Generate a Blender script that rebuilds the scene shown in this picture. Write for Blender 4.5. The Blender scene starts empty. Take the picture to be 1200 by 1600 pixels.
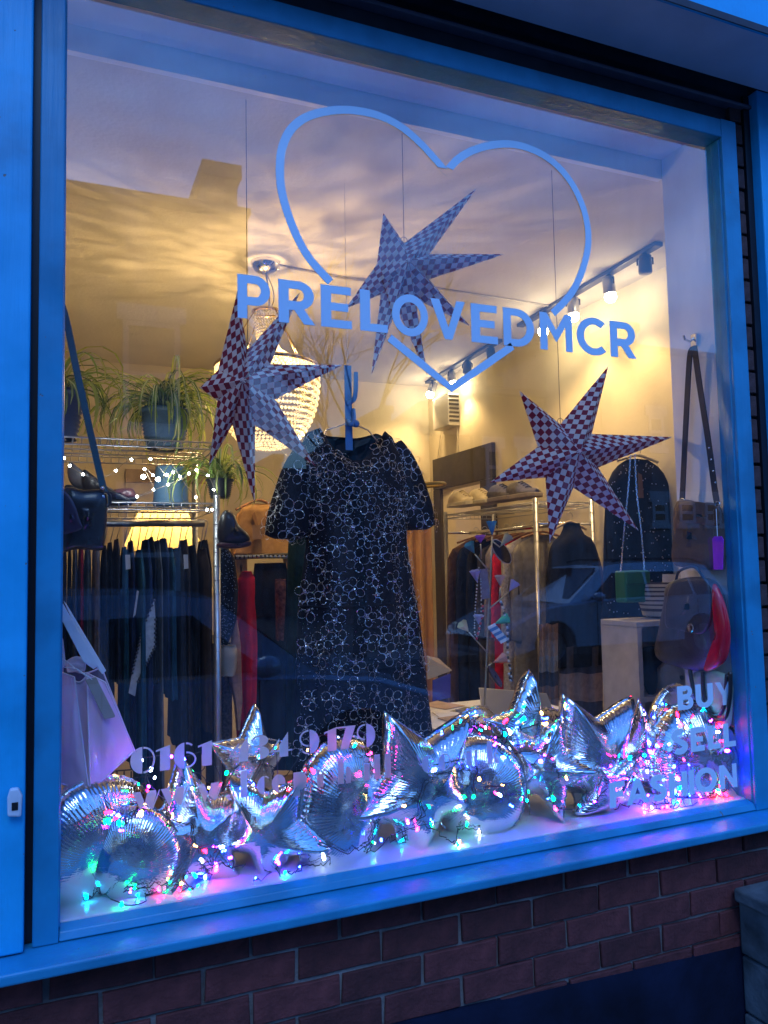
import bpy, math, random
from mathutils import Vector, Matrix, noise
random.seed(7)
S = bpy.context.scene
COL = S.collection
rad = math.radians

# ------------------------------------------------------------------ camera
EYE = Vector((0.0, -1.9, 1.55))
FPX = 1211.98                                   # focal length in photo pixels (1600 high)
AX = Vector((0.92356645, -0.38289202, -0.02046239))   # camera right
AY = Vector((-0.00752586, -0.07145651, 0.99741532))   # camera up
AZ = Vector((-0.38336454, -0.92102534, -0.06887643))  # camera back
cam_d = bpy.data.cameras.new('camera')
cam = bpy.data.objects.new('camera', cam_d); COL.objects.link(cam)
cam.matrix_world = Matrix(((AX.x, AY.x, AZ.x, EYE.x), (AX.y, AY.y, AZ.y, EYE.y), (AX.z, AY.z, AZ.z, EYE.z), (0, 0, 0, 1)))
cam_d.sensor_fit = 'VERTICAL'; cam_d.sensor_height = 24.0; cam_d.lens = 24.0 * FPX / 1600.0
cam_d.clip_start = 0.02; cam_d.clip_end = 400
S.camera = cam

# ------------------------------------------------------------------ sky at dusk
W = bpy.data.worlds.new('World'); S.world = W; W.use_nodes = True
nt = W.node_tree; nt.nodes.clear()
N = nt.nodes.new; L = nt.links.new
out = N('ShaderNodeOutputWorld'); bg = N('ShaderNodeBackground')
sky = N('ShaderNodeTexSky'); sky.sky_type = 'NISHITA'; sky.sun_disc = False
sky.sun_elevation = rad(9.0); sky.sun_rotation = rad(200); sky.air_density = 1.6; sky.ozone_density = 4.0
tint = N('ShaderNodeMixRGB'); tint.blend_type = 'MULTIPLY'; tint.inputs[0].default_value = 1.0
tint.inputs[2].default_value = (0.47, 0.98, 2.4, 1)
L(sky.outputs[0], tint.inputs[1])
tc = N('ShaderNodeTexCoord'); mp = N('ShaderNodeMapping'); mp.inputs['Scale'].default_value = (2.0, 2.0, 6.0)
L(tc.outputs['Generated'], mp.inputs[0])
nz = N('ShaderNodeTexNoise'); nz.inputs['Scale'].default_value = 2.2; nz.inputs['Detail'].default_value = 7; nz.inputs['Roughness'].default_value = 0.6
L(mp.outputs[0], nz.inputs['Vector'])
cr = N('ShaderNodeValToRGB'); cr.color_ramp.elements[0].position = 0.36; cr.color_ramp.elements[1].position = 0.68
cr.color_ramp.elements[0].color = (0.62, 0.66, 0.72, 1); cr.color_ramp.elements[1].color = (1.75, 1.5, 1.25, 1)
L(nz.outputs['Fac'], cr.inputs[0])
cl = N('ShaderNodeMixRGB'); cl.blend_type = 'MULTIPLY'; cl.inputs[0].default_value = 1.0
L(tint.outputs[0], cl.inputs[1]); L(cr.outputs[0], cl.inputs[2])
sx = N('ShaderNodeSeparateXYZ'); L(tc.outputs['Generated'], sx.inputs[0]); gr_ = N('ShaderNodeMapRange'); gr_.inputs[1].default_value = 0.0; gr_.inputs[2].default_value = 0.45; gr_.inputs[3].default_value = 0.42; gr_.inputs[4].default_value = 1.6
L(sx.outputs['Z'], gr_.inputs[0]); c2 = N('ShaderNodeMixRGB'); c2.blend_type = 'MULTIPLY'; c2.inputs[0].default_value = 1.0; L(cl.outputs[0], c2.inputs[1]); L(gr_.outputs[0], c2.inputs[2])
L(c2.outputs[0], bg.inputs['Color']); bg.inputs['Strength'].default_value = 0.15
L(bg.outputs[0], out.inputs[0])

sun_d = bpy.data.lights.new('sun', 'SUN'); sun = bpy.data.objects.new('sun', sun_d); COL.objects.link(sun)
sun_d.energy = 0.5; sun_d.angle = rad(24); sun_d.color = (0.52, 0.74, 1.0)      # the last glow of the sky behind the street
sun.rotation_euler = Vector((0.12, 0.66, -0.76)).to_track_quat('-Z', 'Y').to_euler()

vs = S.view_settings
S.display_settings.display_device = 'sRGB'
vs.view_transform = 'Standard'; vs.look = 'None'; vs.exposure = 0.8; vs.gamma = 1.0; vs.use_curve_mapping = False
S.render.engine = 'CYCLES'
cy = S.cycles
cy.max_bounces = 10; cy.diffuse_bounces = 3; cy.glossy_bounces = 5; cy.transmission_bounces = 4; cy.transparent_max_bounces = 24
cy.sample_clamp_indirect = 6.0; cy.caustics_reflective = False; cy.caustics_refractive = False
cy.use_denoising = True

# ------------------------------------------------------------------ helpers
def at(px, py, y):
    "the point of the vertical plane at depth y that photo pixel (px,py) looks at"
    d = AX * ((px - 600) / FPX) + AY * (-(py - 800) / FPX) - AZ
    return EYE + d * ((y - EYE.y) / d.y)
def at_z(px, py, z):
    d = AX * ((px - 600) / FPX) + AY * (-(py - 800) / FPX) - AZ
    return EYE + d * ((z - EYE.z) / d.z)
def at_x(px, py, x):
    d = AX * ((px - 600) / FPX) + AY * (-(py - 800) / FPX) - AZ
    return EYE + d * ((x - EYE.x) / d.x)

MATS = {}
def mat(name, col, rough=0.6, metal=0.0, var=0.12, scale=18.0, bump=0.0, bscale=None, spec=0.5, coat=0.0, trans=0.0):
    if name in MATS: return MATS[name]
    m = bpy.data.materials.new(name); m.use_nodes = True
    t = m.node_tree; b = t.nodes['Principled BSDF']
    b.inputs['Roughness'].default_value = rough; b.inputs['Metallic'].default_value = metal
    b.inputs['Specular IOR Level'].default_value = spec; b.inputs['Coat Weight'].default_value = coat
    tcn = t.nodes.new('ShaderNodeTexCoord')
    n = t.nodes.new('ShaderNodeTexNoise'); n.inputs['Scale'].default_value = scale; n.inputs['Detail'].default_value = 6
    t.links.new(tcn.outputs['Object'], n.inputs['Vector'])
    r = t.nodes.new('ShaderNodeValToRGB')
    r.color_ramp.elements[0].position = 0.3; r.color_ramp.elements[1].position = 0.7
    r.color_ramp.elements[0].color = tuple(max(0, c * (1 - var)) for c in col) + (1,)
    r.color_ramp.elements[1].color = tuple(min(1, c * (1 + var)) for c in col) + (1,)
    t.links.new(n.outputs['Fac'], r.inputs[0]); t.links.new(r.outputs[0], b.inputs['Base Color'])
    if bump:
        n2 = t.nodes.new('ShaderNodeTexNoise'); n2.inputs['Scale'].default_value = bscale or scale * 6; n2.inputs['Detail'].default_value = 5
        t.links.new(tcn.outputs['Object'], n2.inputs['Vector'])
        bp = t.nodes.new('ShaderNodeBump'); bp.inputs['Strength'].default_value = bump; bp.inputs['Distance'].default_value = 0.004
        t.links.new(n2.outputs['Fac'], bp.inputs['Height']); t.links.new(bp.outputs[0], b.inputs['Normal'])
    if trans:
        tr = t.nodes.new('ShaderNodeBsdfTranslucent'); t.links.new(r.outputs[0], tr.inputs['Color'])
        mx = t.nodes.new('ShaderNodeMixShader'); mx.inputs[0].default_value = trans
        t.links.new(b.outputs[0], mx.inputs[1]); t.links.new(tr.outputs[0], mx.inputs[2])
        t.links.new(mx.outputs[0], t.nodes['Material Output'].inputs[0])
    MATS[name] = m; return m
def glow(name, col, strength):
    if name in MATS: return MATS[name]
    m = bpy.data.materials.new(name); m.use_nodes = True; t = m.node_tree; t.nodes.clear()
    o = t.nodes.new('ShaderNodeOutputMaterial'); e = t.nodes.new('ShaderNodeEmission')
    e.inputs[0].default_value = tuple(col) + (1,); e.inputs[1].default_value = strength
    t.links.new(e.outputs[0], o.inputs[0]); MATS[name] = m; return m

class MB:
    def __init__(s): s.v = []; s.f = []; s.m = []; s.uv = None
    def add(s, vs_, fs, mi=0):
        o = len(s.v); s.v += [Vector(p) for p in vs_]
        for f in fs: s.f.append([i + o for i in f]); s.m.append(mi)
        return s
    def box(s, x0, x1, y0, y1, z0, z1, mi=0):
        return s.add([(x0,y0,z0),(x1,y0,z0),(x1,y1,z0),(x0,y1,z0),(x0,y0,z1),(x1,y0,z1),(x1,y1,z1),(x0,y1,z1)],
                     [(3,2,1,0),(4,5,6,7),(0,1,5,4),(1,2,6,5),(2,3,7,6),(3,0,4,7)], mi)
    def hexa(s, b, t, mi=0):        # four bottom points and four top points, both anticlockwise from above
        return s.add(list(b) + list(t), [(3,2,1,0),(4,5,6,7),(0,1,5,4),(1,2,6,5),(2,3,7,6),(3,0,4,7)], mi)
    def slab(s, pts, n, mi=0):      # flat polygon given thickness along n
        n = Vector(n); k = len(pts); a = [Vector(p) for p in pts]
        return s.add(a + [p + n for p in a], [tuple(range(k))[::-1], tuple(range(k, 2*k))] + [(i, (i+1) % k, k + (i+1) % k, k + i) for i in range(k)], mi)
    def tube(s, pts, r, n=6, mi=0, closed=False):
        pts = [Vector(p) for p in pts]; k = len(pts)
        rs = r if isinstance(r, (list, tuple)) else [r] * k
        t0 = (pts[1] - pts[0]).normalized()
        u = t0.cross(Vector((0, 0, 1)) if abs(t0.z) < 0.9 else Vector((1, 0, 0))).normalized()
        o = len(s.v)
        for i, p in enumerate(pts):
            if closed: t = (pts[(i+1) % k] - pts[i-1]).normalized()
            else: t = (pts[min(i+1, k-1)] - pts[max(i-1, 0)]).normalized()
            u = (u - t * u.dot(t)).normalized(); w = t.cross(u)
            for j in range(n):
                a = 2 * math.pi * j / n; s.v.append(p + (u * math.cos(a) + w * math.sin(a)) * rs[i])
        for i in range(k if closed else k - 1):
            for j in range(n):
                s.f.append([o + i*n + j, o + i*n + (j+1) % n, o + ((i+1) % k)*n + (j+1) % n, o + ((i+1) % k)*n + j]); s.m.append(mi)
        if not closed:
            s.f.append([o + j for j in range(n)][::-1]); s.m.append(mi)
            s.f.append([o + (k-1)*n + j for j in range(n)]); s.m.append(mi)
        return s
    def lathe(s, c, prof, n=24, mi=0, sx=1.0, sy=1.0):     # (r, z) pairs about the vertical through c
        c = Vector(c); o = len(s.v); k = len(prof)
        for r, z in prof:
            for j in range(n):
                a = 2 * math.pi * j / n; s.v.append(c + Vector((r * sx * math.cos(a), r * sy * math.sin(a), z)))
        for i in range(k - 1):
            for j in range(n):
                s.f.append([o + i*n + j, o + i*n + (j+1) % n, o + (i+1)*n + (j+1) % n, o + (i+1)*n + j]); s.m.append(mi)
        return s
    def grid(s, rows, mi=0, closed=False):
        o = len(s.v); k = len(rows[0])
        for r in rows: s.v += [Vector(p) for p in r]
        for i in range(len(rows) - 1):
            for j in range(k if closed else k - 1):
                s.f.append([o + i*k + j, o + i*k + (j+1) % k, o + (i+1)*k + (j+1) % k, o + (i+1)*k + j]); s.m.append(mi)
        return s
    def ball(s, c, r, n=8, m=5, mi=0, sz=1.0):
        return s.lathe(c, [(max(1e-5, r * math.sin(math.pi * i / m)), -r * sz * math.cos(math.pi * i / m)) for i in range(m + 1)], n, mi)
    def build(s, name, mats, parent=None, smooth=False, kind=None, label=None):
        off = Vector((0, 0, 0)); p = parent
        while p is not None: off = off + p.location; p = p.parent
        me = bpy.data.meshes.new(name); me.from_pydata([v - off for v in s.v], [], s.f)
        for m in (mats if isinstance(mats, (list, tuple)) else [mats]): me.materials.append(m)
        me.polygons.foreach_set('material_index', s.m)
        if smooth: me.polygons.foreach_set('use_smooth', [True] * len(me.polygons))
        if s.uv:
            lay = me.uv_layers.new(name='UVMap')
            for i, c in enumerate(s.uv): lay.data[i].uv = c
        me.update()
        o = bpy.data.objects.new(name, me); COL.objects.link(o)
        if parent is not None: o.parent = parent
        if kind: o['kind'] = kind
        if label: o['label'] = label
        return o
def thing(name, label, cat, loc, group=None):
    o = bpy.data.objects.new(name, None); COL.objects.link(o); o.location = Vector(loc); o.empty_display_size = 0.05
    o['label'] = label; o['category'] = cat
    if group: o['group'] = group
    return o
def tag(o, label, cat, group=None):
    o['label'] = label; o['category'] = cat
    if group: o['group'] = group
    return o
def link_copy(src, parent, loc, name=None):
    o = src.copy(); COL.objects.link(o); o.parent = parent; o.location = loc
    return o
def bez(p0, p1, p2, n=10):
    p0, p1, p2 = Vector(p0), Vector(p1), Vector(p2)
    return [p0 * (1-t)**2 + p1 * 2*t*(1-t) + p2 * t*t for t in (i / n for i in range(n + 1))]
def spline(pts, n=6):
    pts = [Vector(p) for p in pts]; o = []
    for i in range(len(pts) - 1):
        a, b, c, d = pts[max(i-1, 0)], pts[i], pts[i+1], pts[min(i+2, len(pts)-1)]
        for k in range(n):
            t = k / n
            o.append(0.5 * ((2*b) + (c - a)*t + (2*a - 5*b + 4*c - d)*t*t + (3*b - a - 3*c + d)*t**3))
    o.append(pts[-1]); return o
def bevel(o, w=0.003, seg=2):
    m = o.modifiers.new('bevel', 'BEVEL'); m.width = w; m.segments = seg; m.limit_method = 'ANGLE'; return o

# ------------------------------------------------------------------ materials
def painted(name, col, rough, scale):
    "gloss paint on old timber: brush marks along the grain, grime, a few chips"
    m = mat(name, col, rough, var=.10, scale=scale); t = m.node_tree; b = t.nodes['Principled BSDF']; src = b.inputs['Base Color'].links[0].from_socket
    tcn = t.nodes.new('ShaderNodeTexCoord')
    def nz(sc, det, mapping=None):
        n = t.nodes.new('ShaderNodeTexNoise'); n.inputs['Scale'].default_value = sc; n.inputs['Detail'].default_value = det
        if mapping:
            mp_ = t.nodes.new('ShaderNodeMapping'); mp_.inputs['Scale'].default_value = mapping; t.links.new(tcn.outputs['Object'], mp_.inputs[0]); t.links.new(mp_.outputs[0], n.inputs['Vector'])
        else: t.links.new(tcn.outputs['Object'], n.inputs['Vector'])
        return n
    def ramp(n, a, c):
        r = t.nodes.new('ShaderNodeMapRange'); r.inputs[1].default_value = a; r.inputs[2].default_value = c; t.links.new(n.outputs['Fac'], r.inputs[0]); return r
    g1 = ramp(nz(5, 8), .52, .80); mx = t.nodes.new('ShaderNodeMixRGB'); mx.inputs[2].default_value = tuple(c * .45 for c in col) + (1,); t.links.new(src, mx.inputs[1])
    mg = t.nodes.new('ShaderNodeMath'); mg.operation = 'MULTIPLY'; mg.inputs[1].default_value = .8; t.links.new(g1.outputs[0], mg.inputs[0]); t.links.new(mg.outputs[0], mx.inputs[0])
    ch_ = ramp(nz(38, 4), .735, .75); m2 = t.nodes.new('ShaderNodeMixRGB'); m2.inputs[2].default_value = (.16, .15, .14, 1); t.links.new(mx.outputs[0], m2.inputs[1]); t.links.new(ch_.outputs[0], m2.inputs[0]); t.links.new(m2.outputs[0], b.inputs['Base Color'])
    br = nz(60, 4, (1, 1, .06)); bp = t.nodes.new('ShaderNodeBump'); bp.inputs['Strength'].default_value = .8; bp.inputs['Distance'].default_value = .002; t.links.new(br.outputs['Fac'], bp.inputs['Height'])
    b2 = t.nodes.new('ShaderNodeBump'); b2.inputs['Strength'].default_value = .5; b2.inputs['Distance'].default_value = -.002; t.links.new(ch_.outputs[0], b2.inputs['Height']); t.links.new(bp.outputs[0], b2.inputs['Normal']); t.links.new(b2.outputs[0], b.inputs['Normal'])
    rr_ = ramp(nz(9, 5), .2, .9); rr_.inputs[3].default_value = rough - .1; rr_.inputs[4].default_value = rough + .22; t.links.new(rr_.outputs[0], b.inputs['Roughness'])
    return m
azure = painted('azure_paint', (0.012, 0.40, 0.74), 0.40, 9)
shaded_azure = painted('shaded_azure_paint', (0.014, 0.255, 0.46), 0.36, 12)  # the azure paint again, darkened to hold the shade of the recess
plinth_navy = mat('navy_paint', (0.006, 0.010, 0.028), 0.75, var=0.6, scale=5, bump=1.0, bscale=22, spec=.2)
fascia_grey = mat('fascia_soffit_paint', (0.52, 0.56, 0.64), 0.6, var=0.08, scale=5, bump=0.1)
dark_timber = mat('dark_timber', (0.03, 0.035, 0.05), 0.7, var=0.3, scale=10, bump=0.3)
white_paint = mat('white_paint', (0.78, 0.77, 0.75), 0.45, var=0.04, scale=8, bump=0.1, bscale=40)
board_paint = mat('window_board_paint', (0.74, 0.74, 0.76), 0.22, var=0.05, scale=6, bump=0.06, bscale=30)
plaster = mat('ceiling_plaster', (0.72, 0.68, 0.60), 0.85, var=0.05, scale=3, bump=0.5, bscale=55)
wall_cream = mat('cream_wall_paint', (0.74, 0.66, 0.50), 0.8, var=0.04, scale=3, bump=0.25, bscale=45)
reveal_white = mat('reveal_plaster', (0.86, 0.85, 0.86), 0.6, var=0.03, scale=4, bump=0.15, bscale=35)
floor_wood = mat('floor_wood', (0.16, 0.11, 0.07), 0.5, var=0.25, scale=6)
mortar_m = mat('mortar', (0.17, 0.165, 0.16), 0.95, var=0.35, scale=14, bump=0.8, bscale=160)
black_m = mat('black_plastic', (0.012, 0.012, 0.014), 0.4, var=0.2)
chrome = mat('chrome', (0.75, 0.75, 0.76), 0.16, 1.0, var=0.04)
steel = mat('brushed_steel', (0.46, 0.46, 0.48), 0.36, 0.9, var=0.12)
black_cloth = mat('black_cloth', (0.010, 0.011, 0.015), 0.9, var=0.3, scale=60, bump=0.3, spec=0.15)

def brick_mat():
    m = mat('red_brick', (0.115, 0.027, 0.026), 0.88, var=0.38, scale=24, bump=0.9, bscale=110)
    t = m.node_tree; b = t.nodes['Principled BSDF']; r = b.inputs['Base Color'].links[0].from_node
    oi = t.nodes.new('ShaderNodeObjectInfo'); mx = t.nodes.new('ShaderNodeMixRGB'); mx.blend_type = 'MULTIPLY'
    mr = t.nodes.new('ShaderNodeMapRange'); mr.inputs[3].default_value = 0.6; mr.inputs[4].default_value = 1.15
    t.links.new(oi.outputs['Random'], mr.inputs[0])
    mx.inputs[0].default_value = 1.0
    t.links.new(r.outputs[0], mx.inputs[1]); t.links.new(mr.outputs[0], mx.inputs[2]); t.links.new(mx.outputs[0], b.inputs['Base Color'])
    return m
brick_m = brick_mat()

def pane_mats():
    m = bpy.data.materials.new('window_glass'); m.use_nodes = True; t = m.node_tree; t.nodes.clear()
    o = t.nodes.new('ShaderNodeOutputMaterial'); tr = t.nodes.new('ShaderNodeBsdfTransparent'); gl = t.nodes.new('ShaderNodeBsdfGlossy')
    gl.inputs['Roughness'].default_value = 0.0
    tr.inputs[0].default_value = (0.96, 0.98, 0.97, 1)
    fr = t.nodes.new('ShaderNodeFresnel'); fr.inputs[0].default_value = 1.52
    mu = t.nodes.new('ShaderNodeMath'); mu.operation = 'MULTIPLY'; mu.inputs[1].default_value = 2.6; mu.use_clamp = True
    ge = t.nodes.new('ShaderNodeNewGeometry'); mi = t.nodes.new('ShaderNodeMix')
    t.links.new(fr.outputs[0], mu.inputs[0]); t.links.new(ge.outputs['Backfacing'], mi.inputs[0])
    t.links.new(mu.outputs[0], mi.inputs[2]); mi.inputs[3].default_value = 0.13
    mx = t.nodes.new('ShaderNodeMixShader'); t.links.new(mi.outputs[0], mx.inputs[0])
    t.links.new(tr.outputs[0], mx.inputs[1]); t.links.new(gl.outputs[0], mx.inputs[2])
    tcn = t.nodes.new('ShaderNodeTexCoord'); mp_ = t.nodes.new('ShaderNodeMapping'); mp_.inputs['Scale'].default_value = (7, 1, 2.2); t.links.new(tcn.outputs['Object'], mp_.inputs[0])
    n1 = t.nodes.new('ShaderNodeTexNoise'); n1.inputs['Scale'].default_value = 1.6; n1.inputs['Detail'].default_value = 9; n1.inputs['Roughness'].default_value = .7; t.links.new(mp_.outputs[0], n1.inputs['Vector'])
    r1 = t.nodes.new('ShaderNodeMapRange'); r1.inputs[1].default_value = .45; r1.inputs[2].default_value = .85; r1.inputs[3].default_value = .004; r1.inputs[4].default_value = .07; t.links.new(n1.outputs['Fac'], r1.inputs[0])
    vo = t.nodes.new('ShaderNodeTexVoronoi'); vo.inputs['Scale'].default_value = 34; t.links.new(tcn.outputs['Object'], vo.inputs['Vector']); r2 = t.nodes.new('ShaderNodeMapRange'); r2.inputs[1].default_value = .035; r2.inputs[2].default_value = .06; r2.inputs[3].default_value = .16; r2.inputs[4].default_value = 0; t.links.new(vo.outputs['Distance'], r2.inputs[0])
    sm_ = t.nodes.new('ShaderNodeMath'); sm_.operation = 'ADD'; t.links.new(r1.outputs[0], sm_.inputs[0]); t.links.new(r2.outputs[0], sm_.inputs[1])
    df = t.nodes.new('ShaderNodeBsdfDiffuse'); df.inputs[0].default_value = (.5, .5, .5, 1); md = t.nodes.new('ShaderNodeMixShader'); t.links.new(sm_.outputs[0], md.inputs[0]); t.links.new(mx.outputs[0], md.inputs[1]); t.links.new(df.outputs[0], md.inputs[2]); t.links.new(md.outputs[0], o.inputs[0])
    c = bpy.data.materials.new('window_glass_inner_face'); c.use_nodes = True; u = c.node_tree; u.nodes.clear()
    o2 = u.nodes.new('ShaderNodeOutputMaterial'); t2 = u.nodes.new('ShaderNodeBsdfTransparent'); u.links.new(t2.outputs[0], o2.inputs[0])
    return m, c
pane_front, pane_back = pane_mats()

# ------------------------------------------------------------------ setting: street
def struct(name, mb, m, smooth=False):
    return mb.build(name, m, None, smooth, kind='structure')
asphalt = mat('asphalt', (0.05, 0.05, 0.052), 0.8, var=0.25, scale=4, bump=0.5, bscale=120)
paving = mat('paving', (0.20, 0.20, 0.20), 0.85, var=0.15, scale=3, bump=0.3)
b = MB(); b.add([(-90,-90,-0.13),(90,-90,-0.13),(90,20,-0.13),(-90,20,-0.13)], [(0,1,2,3)]); struct('ground', b, asphalt)
b = MB(); b.add([(-60,-9.9,-0.12),(60,-9.9,-0.12),(60,-2.9,-0.12),(-60,-2.9,-0.12)], [(0,1,2,3)]); struct('road', b, asphalt)
b = MB(); b.box(-60, 60, -2.75, 0.08, -0.2, 0.0); b.box(-60, 60, -11.2, -10.05, -0.2, 0.0); struct('pavement', b, paving)
b = MB(); b.box(-60, 60, -2.9, -2.753, -0.2, -0.003); b.box(-60, 60, -10.047, -9.9, -0.2, -0.003); struct('kerb', b, mat('kerb_stone', (0.28, 0.28, 0.28), 0.8))

# ------------------------------------------------------------------ setting: the shop room
CZ = 2.962; FZ = 0.08; BY = 3.58; RX = 2.68; LX = -2.6
b = MB(); b.box(LX - 0.1, RX + 0.1, 0.27, BY + 0.1, CZ, CZ + 0.1); struct('ceiling', b, plaster)
b = MB(); b.box(LX - 0.1, RX + 0.1, 0.0, BY + 0.1, FZ - 0.1, FZ); struct('floor', b, floor_wood)
b = MB(); b.box(LX - 0.1, RX + 0.1, BY, BY + 0.1, FZ, CZ); struct('back_wall', b, wall_cream)
# side wall with a doorway (dark casing) near the far corner
b = MB(); b.box(RX, RX + 0.1, 0.27, 2.74, FZ, CZ); b.box(RX, RX + 0.1, 2.74, 3.36, 2.12, CZ); b.box(RX, RX + 0.1, 3.36, BY, FZ, CZ)
struct('side_wall', b, wall_cream)
b = MB(); b.box(RX + 0.9, RX + 1.0, 2.0, 4.2, FZ, CZ); b.box(RX + 0.1, RX + 0.9, 2.0, 4.2, CZ, CZ + .1); b.box(RX + .1, RX + .9, 1.9, 2.0, FZ, CZ); b.box(RX + .1, RX + .9, 4.2, 4.3, FZ, CZ); b.box(RX + .1, RX + 1., 1.9, 4.3, FZ - .1, FZ); struct('passage_wall', b, wall_cream)
b = MB(); b.box(LX - 0.1, LX, 0.0, BY, FZ, CZ); struct('party_wall', b, wall_cream)
# wall around the window, inside
b = MB(); b.box(LX, -0.05, 0.045, 0.265, FZ, 3.2); b.box(2.045, RX, 0.045, 0.265, FZ, 3.2); b.box(-0.05, 2.045, 0.045, 0.265, FZ, 0.70)
b.box(-0.05, 2.045, 0.045, 0.265, 3.03, 3.2)
struct('window_reveal', b, reveal_white)
b = MB(); b.box(-0.05, 2.045, 0.268, 0.29, CZ - .004, 3.2); struct('ceiling_drop', b, reveal_white)
b = MB(); b.box(-0.05, 2.045, 0.006, 0.55, 0.745, 0.785); o = struct('window_board', b, board_paint); bevel(o, 0.004)
b = MB(); b.box(-0.05, 2.045, 0.50, 0.515, FZ, 0.742); struct('window_board_front', b, white_paint)

# ------------------------------------------------------------------ shopfront
wf = thing('shop_window', 'large blue painted shop window with heart and lettering on its glass', 'window', (1.0, 0, 0.7))
b = MB(); b.box(-0.052, 0.0, -0.035, 0.04, 0.756, 3.02); b.box(-0.012, 0.003, -0.022, 0.012, 0.782, 2.955); bevel(b.build('frame_stile', shaded_azure, wf))
b = MB(); b.box(2.026, 2.092, -0.035, 0.04, 0.756, 3.02); b.box(2.022, 2.038, -0.022, 0.012, 0.782, 2.955); bevel(b.build('frame_stile', shaded_azure, wf))
b = MB(); b.box(0.0005, 2.0255, -0.034, 0.04, 2.956, 3.018); bevel(b.build('frame_head', shaded_azure, wf))
b = MB(); b.hexa([(0.0005,-0.034,.758),(2.0255,-0.034,.758),(2.0255,0.0,.758),(0.0005,0.0,.758)], [(0.0005,-0.026,.776),(2.0255,-0.026,.776),(2.0255,-0.001,.786),(0.0005,-0.001,.786)])
bevel(b.build('glazing_bead', shaded_azure, wf))
b = MB(); b.hexa([(-0.5,-0.125,.728),(2.15,-0.125,.728),(2.15,0.04,.728),(-0.5,0.04,.728)], [(-0.5,-0.125,.752),(2.15,-0.125,.752),(2.15,0.04,.7575),(-0.5,0.04,.7575)])
sill = b.build('sill', shaded_azure, wf); bevel(sill, 0.006, 3)
b = MB(); b.box(-0.006, 2.03, 0.0, 0.006, 0.776, 2.962)
b.m = [1, 1, 0, 1, 1, 1]
pane = b.build('glass_pane', [pane_front, pane_back], wf, label='clear glass pane carrying the heart and shop name')

b = MB(); b.box(-0.6, 3.2, 0.0605, 0.3, 3.21, 6.5); b.box(2.2, 3.2, 0.041, 0.3, 0.7, 3.2); struct('upper_wall', b, brick_m)
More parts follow.
